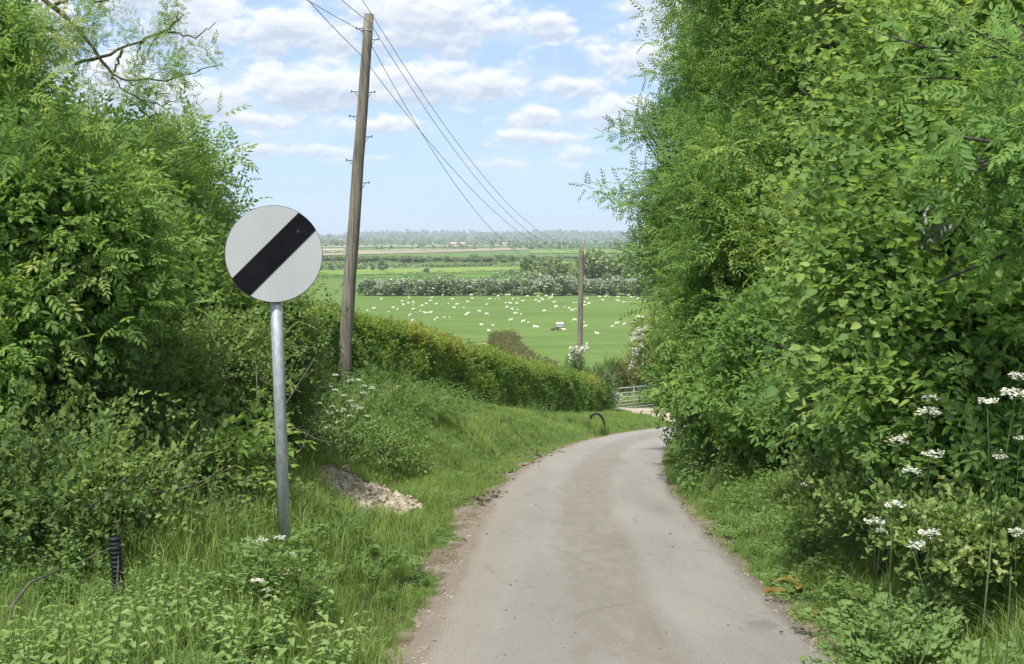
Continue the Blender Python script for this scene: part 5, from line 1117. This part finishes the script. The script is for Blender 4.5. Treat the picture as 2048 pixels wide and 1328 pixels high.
def sheep():
    pts = []
    for txt, x0, sc_ in ((z6, 720, 6.827), (z7, 1000, 6.827)):
        for w in txt.split(): lamb = w.endswith('l'); a, b = w.rstrip('l').split(','); pts.append((x0 + float(a) / sc_, 580 + float(b) / sc_, lamb))
    r = np.random.default_rng(31); rows = [(0, 598, 'along the far hawthorn hedge'), (598, 606, 'in the second row below the far hedge'), (606, 614, 'in the third row below the far hedge'), (614, 624, 'in the middle of the field'), (624, 638, 'in the thin row above the grey feeder'), (638, 652, 'level with the grey feeder roof'), (652, 700, 'lowest in the field, nearest the hedge')]
    for lo, hi, ph in rows:
        for lamb in (False, True):
            sel = sorted([p for p in pts if lo <= p[1] < hi and p[2] == lamb])
            for k, (px, py, _) in enumerate(sel):
                u, v = (px - 1024) / F, (664 - (py + 2.0)) / F; dz = -math.sin(PITCH) + math.cos(PITCH) * v; kk = -18.5 / dz; x, y = u * kk, kk * (math.cos(PITCH) + math.sin(PITCH) * v)
                pose = 'lie' if r.uniform() < .12 else ('stand' if r.uniform() < .25 else 'graze')
                nm = 'lamb' if lamb else 'sheep'; o = inst(nm, SM[pose]); s = (.5 if lamb else .8) * r.uniform(.92, 1.1); o.scale = (s, s * 1.05, s); o.location = (x, y, gz(x, y)); az = r.choice([0, math.pi]) + r.normal(0, .45) + (1.5 if r.uniform() < .12 else 0); o.rotation_euler = (0, 0, az)
                n = len(sel); od = ORD[k] + ' from the left' if k < len(ORD) else 'one'
                if n > 1 and k == n - 1: od = 'rightmost'
                verb = {'graze': 'grazing', 'stand': 'standing', 'lie': 'lying'}[pose]
                lb = (('white lamb %s, %s %s' if n > 1 else 'only white lamb %s %s%s') % ((verb, od, ph) if n > 1 else (verb, '', ph))) if lamb else 'white sheep %s, %s %s' % (verb, od, ph)
                tag(o, ' '.join(lb.split()[:16]), nm, 'sheep and lambs grazing across the field')
sheep()
def feeder():
    u, v = (1119.5 - 1024) / F, (664 - 660) / F; dz = -math.sin(PITCH) + math.cos(PITCH) * v; k = -18.5 / dz; c = np.array((u * k, k * (math.cos(PITCH) + math.sin(PITCH) * v), 0)); c[2] = gz(c[0], c[1])
    t = thing('sheep_feeder', 'grey metal sheep feeder trailer standing alone in the field', 'feeder', c)
    a = Acc(); V = []
    for z, w, d in ((.45, .50, .35), (.62, .66, .50), (1.25, .66, .50)): V += [c + (sx * w, sy * d, z) for sx, sy in ((-1, -1), (1, -1), (1, 1), (-1, 1))]
    a.faces(V, [(3, 2, 1, 0)] + [(4 * k_ + i, 4 * k_ + (i + 1) % 4, 4 * k_ + 4 + (i + 1) % 4, 4 * k_ + 4 + i) for k_ in range(2) for i in range(4)] + [(8, 9, 10, 11)]); a.build('hopper', M['hopper'], t, c, smooth=False)
    a = Acc(); a.faces([c + p for p in ((-.72, -.58, 1.26), (.72, -.58, 1.26), (.72, .58, 1.26), (-.72, .58, 1.26), (-.72, 0, 1.5), (.72, 0, 1.5))], [(0, 1, 5, 4), (2, 3, 4, 5), (0, 4, 3), (1, 2, 5), (3, 2, 1, 0)]); a.build('lid', plain('pale lid', (.55, .57, .6), (.62, .64, .66), 3, .5), t, c, smooth=False)
    for sx in (-1, 1):
        a = Acc(); th = np.linspace(0, 2 * math.pi, 17)[:-1]; p = c + np.array((sx * .42, -.38, .22)); V = [p + (s * .05 * 0 + .22 * math.cos(q), s * .06, .22 * math.sin(q)) for s in (-1, 1) for q in th]
        a.faces(V, [tuple(range(16)), tuple(range(16, 32))[::-1]] + [(i, (i + 1) % 16, 16 + (i + 1) % 16, 16 + i) for i in range(16)]); a.build('wheel', M['plastic'], t, c)
    a = Acc(); a.box(c + (0, 0, .42), (.72, .3, .03)); a.box(c + (-.95, 0, .36), (.3, .04, .03)); a.build('chassis', M['iron'], t, c, smooth=False)
    o = inst('sheep', SM['lie'].copy()); o.data.materials[0] = plain('brown wool', (.10, .06, .04), (.16, .10, .06), 6, .95); o.location = c + (-1.35, -.6, 0); o.rotation_euler = (0, 0, .3); tag(o, 'dark brown sheep lying at the left side of the grey feeder', 'sheep')
feeder()
def hurdle():
    u, v = (924 - 1024) / F, (664 - 691) / F; dz = -math.sin(PITCH) + math.cos(PITCH) * v; k = -18.5 / dz; c = np.array((u * k, k * (math.cos(PITCH) + math.sin(PITCH) * v), 0)); c[2] = gz(c[0], c[1])
    t = thing('sheep_hurdle', 'grey metal hurdle at the near corner of the sheep field', 'gate', c); a = Acc()
    for z in (.1, .3, .5, .7, .9, 1.05): a.tube([c + (-1.6, 0, z), c + (1.35, 0, z)], .035, 5)
    a.build('rails', M['iron'], t, c)
    for x in (-1.6, .1, 1.35): a = Acc(); a.tube([c + (x, 0, -.1), c + (x, 0, 1.25)], .05 if x != 1.35 else .08, 6); a.build('upright', M['iron'], t, c)
    p = c + np.array((4.2, 1, 0)); p[2] = gz(p[0], p[1]); a = Acc(); a.tube([p - (0, 0, .3), p + (0, 0, .9)], .08, 6); tag(a.build('fence_post', M['post']), 'lone post at the end of the pale track in the field', 'post')
    a = Acc(); th = np.linspace(0, 1, 12); ce = c[None, :] * 0 + np.stack([c[0] + 1.4 + 3 * th, c[1] + .5 + 4 * th, 0 * th], 1); V = []
    for q in ce: V += [(q[0] - .2, q[1] + .7, gz(q[0], q[1]) + .03), (q[0] + .2, q[1] - .7, gz(q[0], q[1]) + .03)]
    a.faces(V, [(2 * i, 2 * i + 1, 2 * i + 3, 2 * i + 2) for i in range(11)]); tag(a.build('path', plain('worn path', (.34, .30, .22), (.42, .37, .28), 2)), kind='structure')
hurdle()

# ------------------------------------------------------------------ far trees, blossom hedge, hedgerows, woods
def clump_crown(seed, n, lobes, leaf, zlo=.12):
    r = np.random.default_rng(seed); a = Acc(); C = []
    for _ in range(lobes): C.append((r.uniform(-.25, .25), r.uniform(-.25, .25), r.uniform(zlo + .2, .78), r.uniform(.17, .28)))
    C.append((0, 0, .5, .36)); C = np.array(C); i = r.integers(0, len(C), n); u = rdirs(n, r); P = C[i, :3] + u * C[i, 3][:, None] * np.cbrt(r.uniform(.35, 1.15, n))[:, None]; P = P[P[:, 2] > zlo]; n = len(P)
    tm = (np.array([(-.5, -.35, 0), (.45, -.5, .1), (.5, .4, 0), (-.4, .5, .12)]), np.arange(4), np.array([4]), np.full(4, .5))
    return a, P, tm, n, r
def far_mesh(name, seed, n, lobes, leaf, matl, zlo=.12, share=1.0):
    a, P, tm, n, r = clump_crown(seed, n, lobes, leaf, zlo); k = r.uniform(size=n) < share; P = P[k]; n = len(P)
    if share < 1: P = .5 * np.array((0, 0, 1)) + (P - .5 * np.array((0, 0, 1))) * 1.05
    a.scatter(tm, P, frames(rdirs(n, r), rdirs(n, r)), leaf * r.uniform(.6, 1.3, n), .5 + .2 * r.normal(size=n) + .15 * vnoise(P[:, 0], P[:, 2], 6, seed)); return a.build(name, matl, link=False)
CR = [far_mesh('crown', 800 + i, 2600, 9, .055, M['far']) for i in range(5)]
CRs = [far_mesh('crown', 820 + i, 500, 8, .11, M['far']) for i in range(4)]
HB = [far_mesh('crown', 810 + i, 1500, 9, .07, M['far'], 0.0) for i in range(4)]
HP = [far_mesh('blossom', 810 + i, 1500, 9, .055, M['farpetal'], 0.22, .27) for i in range(4)]
def trunk_mesh():
    a = Acc(); a.tube([(0, 0, -.05), (.01, 0, .2), (0, .01, .5)], [.035, .028, .015], 6); r = np.random.default_rng(1)
    for _ in range(5): d = r.normal(size=3) * .2; a.tube([(0, 0, .25), (d[0], d[1], .55 + abs(d[2]))], [.016, .006], 4)
    return a.build('trunk', M['bark'], link=False)
TR = trunk_mesh()
def far_tree(name, label, cat, px, py_top, y, wpx, crowns, seed, group, trunk=True, blossom=False, kind=None, base_drop=None):
    r = np.random.default_rng(seed); p = pix(px, py_top, y); g = gz(p[0], p[1]); h = max(p[2] - g, 1.0); w = wpx * y / F
    t = thing(name, label, cat, (p[0], p[1], g), r.uniform(0, 6.28), group); i = int(r.integers(len(crowns)))
    w *= 1.2; c = inst('crown', crowns[i], t); c.scale = (w, w, h)
    if blossom: b = inst('blossom', HP[i], t); b.scale = (w * 1.02, w * 1.02, h * 1.02)
    if trunk: q = inst('trunk', TR, t); q.scale = (h * .8, h * .8, h)
# flowering hawthorn hedge across the end of the sheep field: one bush after another
r_ = np.random.default_rng(91); x = 712
tops = lambda px: np.interp(px, [700, 760, 800, 840, 890, 940, 1000, 1060, 1095, 1120, 1160, 1200, 1235, 1260, 1300], [560, 557, 556, 560, 552, 556, 556, 556, 553, 547, 556, 558, 553, 549, 552])
n_ = 0; spots = []
while x < 1300: w = r_.uniform(26, 38); spots.append((x + w / 2, w)); x += w * .72
for k, (px, w) in enumerate(spots):
    far_tree('hawthorn_bush', '%s flowering hawthorn from the left in the grey hedge beyond the sheep' % (ORD[k] if k < len(ORD) else 'last'), 'bush', px, tops(px) - r_.uniform(-1, 3), 404 + r_.uniform(-2, 4), w * 1.25, HB, 900 + k, 'flowering hawthorns in the hedge beyond the sheep', False, px > 735 or True)
# parkland trees behind it
big = [(1066, 512, 470, 58, 'leftmost dark oak standing behind the flowering hedge'), (1121, 503, 455, 54, 'narrow oak second from the left behind the flowering hedge'), (1186, 497, 450, 84, 'tallest oak, directly behind the plain pole'), (1240, 502, 460, 84, 'broad pale oak right of the plain pole, beyond the hedge'),
       (1150, 531, 425, 34, 'small bright green tree beside the plain pole'), (1285, 505, 450, 70, 'oak half hidden by the leaning ash, beyond the flowering hedge'), (1098, 545, 430, 30, 'low green bush between the two left oaks'), (1222, 545, 428, 34, 'small green tree right of the plain pole in the hedge'),
       (763, 520, 690, 26, 'pale lone tree in the yellow-green field'), (745, 527, 700, 12, 'small bush beside the pale lone tree'), (853, 534, 655, 13, 'dark lone thorn tree in the yellow-green field'), (1042, 548, 430, 22, 'white flowering thorn at the left foot of the oaks'), (1068, 541, 440, 40, 'white topped thorn in front of the leftmost oak'),
       (894, 545, 420, 28, 'taller grey thorn rising from the middle of the flowering hedge')]
for k, (px, py, y, w, lb) in enumerate(big): far_tree('far_tree', lb, 'tree', px, py, y, w, HB if 'thorn' in lb else CR, 940 + k, None, 'thorn' not in lb, 'thorn' in lb and 'white' in lb)
# middle distance tree belt
rr_ = np.random.default_rng(17); k = 0; x = 652
belt = []
while x < 1062: w = rr_.uniform(14, 30); belt.append((x, w)); x += w * .62
for k, (px, w) in enumerate(belt):
    y = 905 + rr_.uniform(-40, 60)
    far_tree('belt_tree', '%s tree from the left in the green belt across the plain' % ORD[k], 'tree', px, rr_.uniform(507, 516), y, w * 1.15, CR, 1000 + k, 'trees in the belt across the plain')
x = 1056; k = 0
while x < 1300:
    w = rr_.uniform(16, 30); far_tree('belt_tree', '%s tree from the left in the right hand belt behind the oaks' % ORD[k], 'tree', x, rr_.uniform(506, 514), 1020 + rr_.uniform(-40, 60), w * 1.3, CR, 1050 + k, 'trees in the belt behind the oaks'); x += w * .75; k += 1
def hedgerow(label, pts, hpx, seed, n=None):
    """far field hedge on the plain; pts are (px, py) of its foot"""
    r = np.random.default_rng(seed); W = []
    for px, py in pts:
        v = (664 - py) / F; dz = -math.sin(PITCH) + math.cos(PITCH) * v; k = -18.5 / dz; W.append(((px - 1024) / F * k, k * (math.cos(PITCH) + math.sin(PITCH) * v)))
    W = np.array(W); L = np.concatenate([[0], np.cumsum(np.linalg.norm(np.diff(W, axis=0), axis=1))]); D = np.mean(W[:, 1]); h = hpx * D / F; n = n or int(L[-1] * 14); u = r.uniform(0, L[-1], n)
    x = np.interp(u, L, W[:, 0]); y = np.interp(u, L, W[:, 1]); hh = h * np.clip(1 + .45 * vnoise(u, u * 0, .12, seed) + .3 * vnoise(u, u * 0, .5, seed + 1), .35, 2); x += r.normal(0, h * .3, n); y += r.normal(0, h * .3, n); z = ground(x, y) + hh * r.uniform(0, 1, n) ** .7
    a = Acc(); tm = (np.array([(-.5, -.35, 0), (.45, -.5, .1), (.5, .4, 0), (-.4, .5, .12)]), np.arange(4), np.array([4]), np.full(4, .5)); a.scatter(tm, np.stack([x, y, z], 1), frames(rdirs(n, r), rdirs(n, r)), h * .32 * r.uniform(.6, 1.3, n), .35 + .2 * r.normal(size=n))
    b = np.array((W[0, 0], W[0, 1], gz(W[0, 0], W[0, 1]))); t = thing('field_hedgerow', label, 'hedge', b); a.build('foliage', M['far'], t, b)
hedgerow('dark field hedge running under the yellow-green field', [(560, 556), (700, 553), (850, 549), (960, 546), (1075, 541)], 5, 71)
hedgerow('bushy hedge along the top of the yellow-green field', [(560, 543), (690, 540), (735, 538)], 11, 72); hedgerow('broken dark hedge right of the pale lone tree', [(780, 537), (880, 535), (995, 532)], 8, 73)
hedgerow('dark hedge just behind the flowering hawthorns, left of the oaks', [(985, 556), (1060, 552)], 9, 74); hedgerow('thin hedge below the tree belt', [(560, 528), (760, 527), (990, 524)], 3, 75)
hedgerow('low hedge between the oaks and the bright green field', [(1000, 534), (1100, 533), (1300, 532)], 6, 76); hedgerow('short dark hedge seen through the gap behind the hawthorns', [(800, 557), (850, 556), (905, 555)], 6, 77)
hedgerow('straight dark hedge crossing the tan fields', [(670, 503), (840, 502), (1010, 496)], 2.6, 78, 2500); hedgerow('thin hedge left of the leaning pole across the tan field', [(560, 510), (700, 506)], 4, 79, 1500)
def woods():
    r = np.random.default_rng(23); a = Acc(); tm = (np.array([(-.5, -.35, 0), (.45, -.5, .1), (.5, .4, 0), (-.4, .5, .12)]), np.arange(4), np.array([4]), np.full(4, .5)); PP, SS = [], []
    def belt_(x0, y0, x1, y1, n, h, wid):
        t = r.uniform(0, 1, n); x = x0 + (x1 - x0) * t + r.normal(0, wid, n); y = y0 + (y1 - y0) * t + r.normal(0, wid, n); hh = h * np.clip(.8 + .35 * vnoise(t * 20, t * 0, 1, int(abs(x0)) % 97) + .2 * r.normal(size=n), .3, 1.6)
        g = ground(x, y); m = 7
        for _ in range(m): PP.append(np.stack([x + r.normal(0, h * .3, n), y + r.normal(0, h * .3, n), g + hh * r.uniform(.05, 1, n)], 1)); SS.append(hh * r.uniform(.35, .7, n))
    for _ in range(36):
        y = 1750 * (7.2 / 1.75) ** r.uniform(0, 1); x = r.uniform(-.24, .17) * y; ln = r.uniform(60, 420) * (y / 2500) ** .5; belt_(x - ln, y, x + ln, y + r.normal(0, ln * .25), int(ln / 5) + 6, r.uniform(4.5, 9), 4 + r.uniform(0, 12))
    for y, x0, x1, n, h in ((3600, -900, 100, 150, 10), (4400, -300, 500, 180, 12), (5200, -1300, 1000, 360, 13), (6100, -1500, 1200, 560, 15), (6900, -1700, 300, 620, 16), (6900, 120, 1400, 500, 22), (7300, -900, -200, 220, 22), (7300, -1900, -1200, 300, 20)): belt_(x0, y, x1, y + r.normal(0, 100), n, h, 40)
    P = np.concatenate(PP); s = np.concatenate(SS); n = len(P); a.scatter(tm, P, frames(rdirs(n, r), rdirs(n, r)), s, .5 + .2 * r.normal(size=n)); tag(a.build('distant_woodland', M['farwood']), 'blue green woods and hedges far out across the plain', 'woodland', kind='stuff')
woods()
def farms():
    for k, (px, py, y, w, lb) in enumerate([(907, 493, 2300, 11, 'pale farm building nearest the centre of the tan field'), (925, 494, 2250, 10, 'long pink roofed farm shed left of the sagging wire'), (1010, 494, 2250, 8, 'small pinkish house beside the sagging wire')]):
        p = pix(px, py, y); g = gz(p[0], p[1]); p[2] = g; t = thing('farm_building', lb, 'building', p); W = w * y / F * .5; Hh = 5.0; a = Acc(); V = [(-W, -4, 0), (W, -4, 0), (W, 4, 0), (-W, 4, 0), (-W, -4, Hh), (W, -4, Hh), (W, 4, Hh), (-W, 4, Hh), (-W, 0, Hh + 3), (W, 0, Hh + 3)]
        a.faces(np.array(V) + p, [(0, 1, 5, 4), (1, 2, 6, 9, 5), (2, 3, 7, 6), (3, 0, 4, 8, 7)]); a.build('wall', plain('pale wall', (.42, .37, .32), (.5, .45, .4), .3), t, p, smooth=False)
        a = Acc(); V = [(-W - .4, -4.6, Hh - .3), (W + .4, -4.6, Hh - .3), (W + .4, 0, Hh + 3.15), (-W - .4, 0, Hh + 3.15), (-W - .4, 4.6, Hh - .3), (W + .4, 4.6, Hh - .3)]; a.faces(np.array(V) + p, [(0, 1, 2, 3), (3, 2, 5, 4)]); a.build('roof', plain('faded tile', (.36, .24, .18), (.44, .33, .27), .4), t, p, smooth=False)
farms()

# ------------------------------------------------------------------ the air between
def haze():
    a = Acc(); a.box((0, 4690, 6), (9100, 4760, 56)); o = a.build('haze', M['white'], smooth=False); o.data.materials.clear()
    m = bpy.data.materials.new('thin haze'); m.use_nodes = True; g = NT(m.node_tree); out = g.n('ShaderNodeOutputMaterial'); v = g.n('ShaderNodeVolumePrincipled'); v.inputs['Color'].default_value = (.80, .88, 1.0, 1); v.inputs['Density'].default_value = HAZE
    g.t.links.new(v.outputs[0], out.inputs['Volume']); o.data.materials.append(m); tag(o, kind='stuff'); o['label'] = 'pale blue summer haze lying over the distant plain'; o['category'] = 'haze'
HAZE = 1.35e-4
haze()
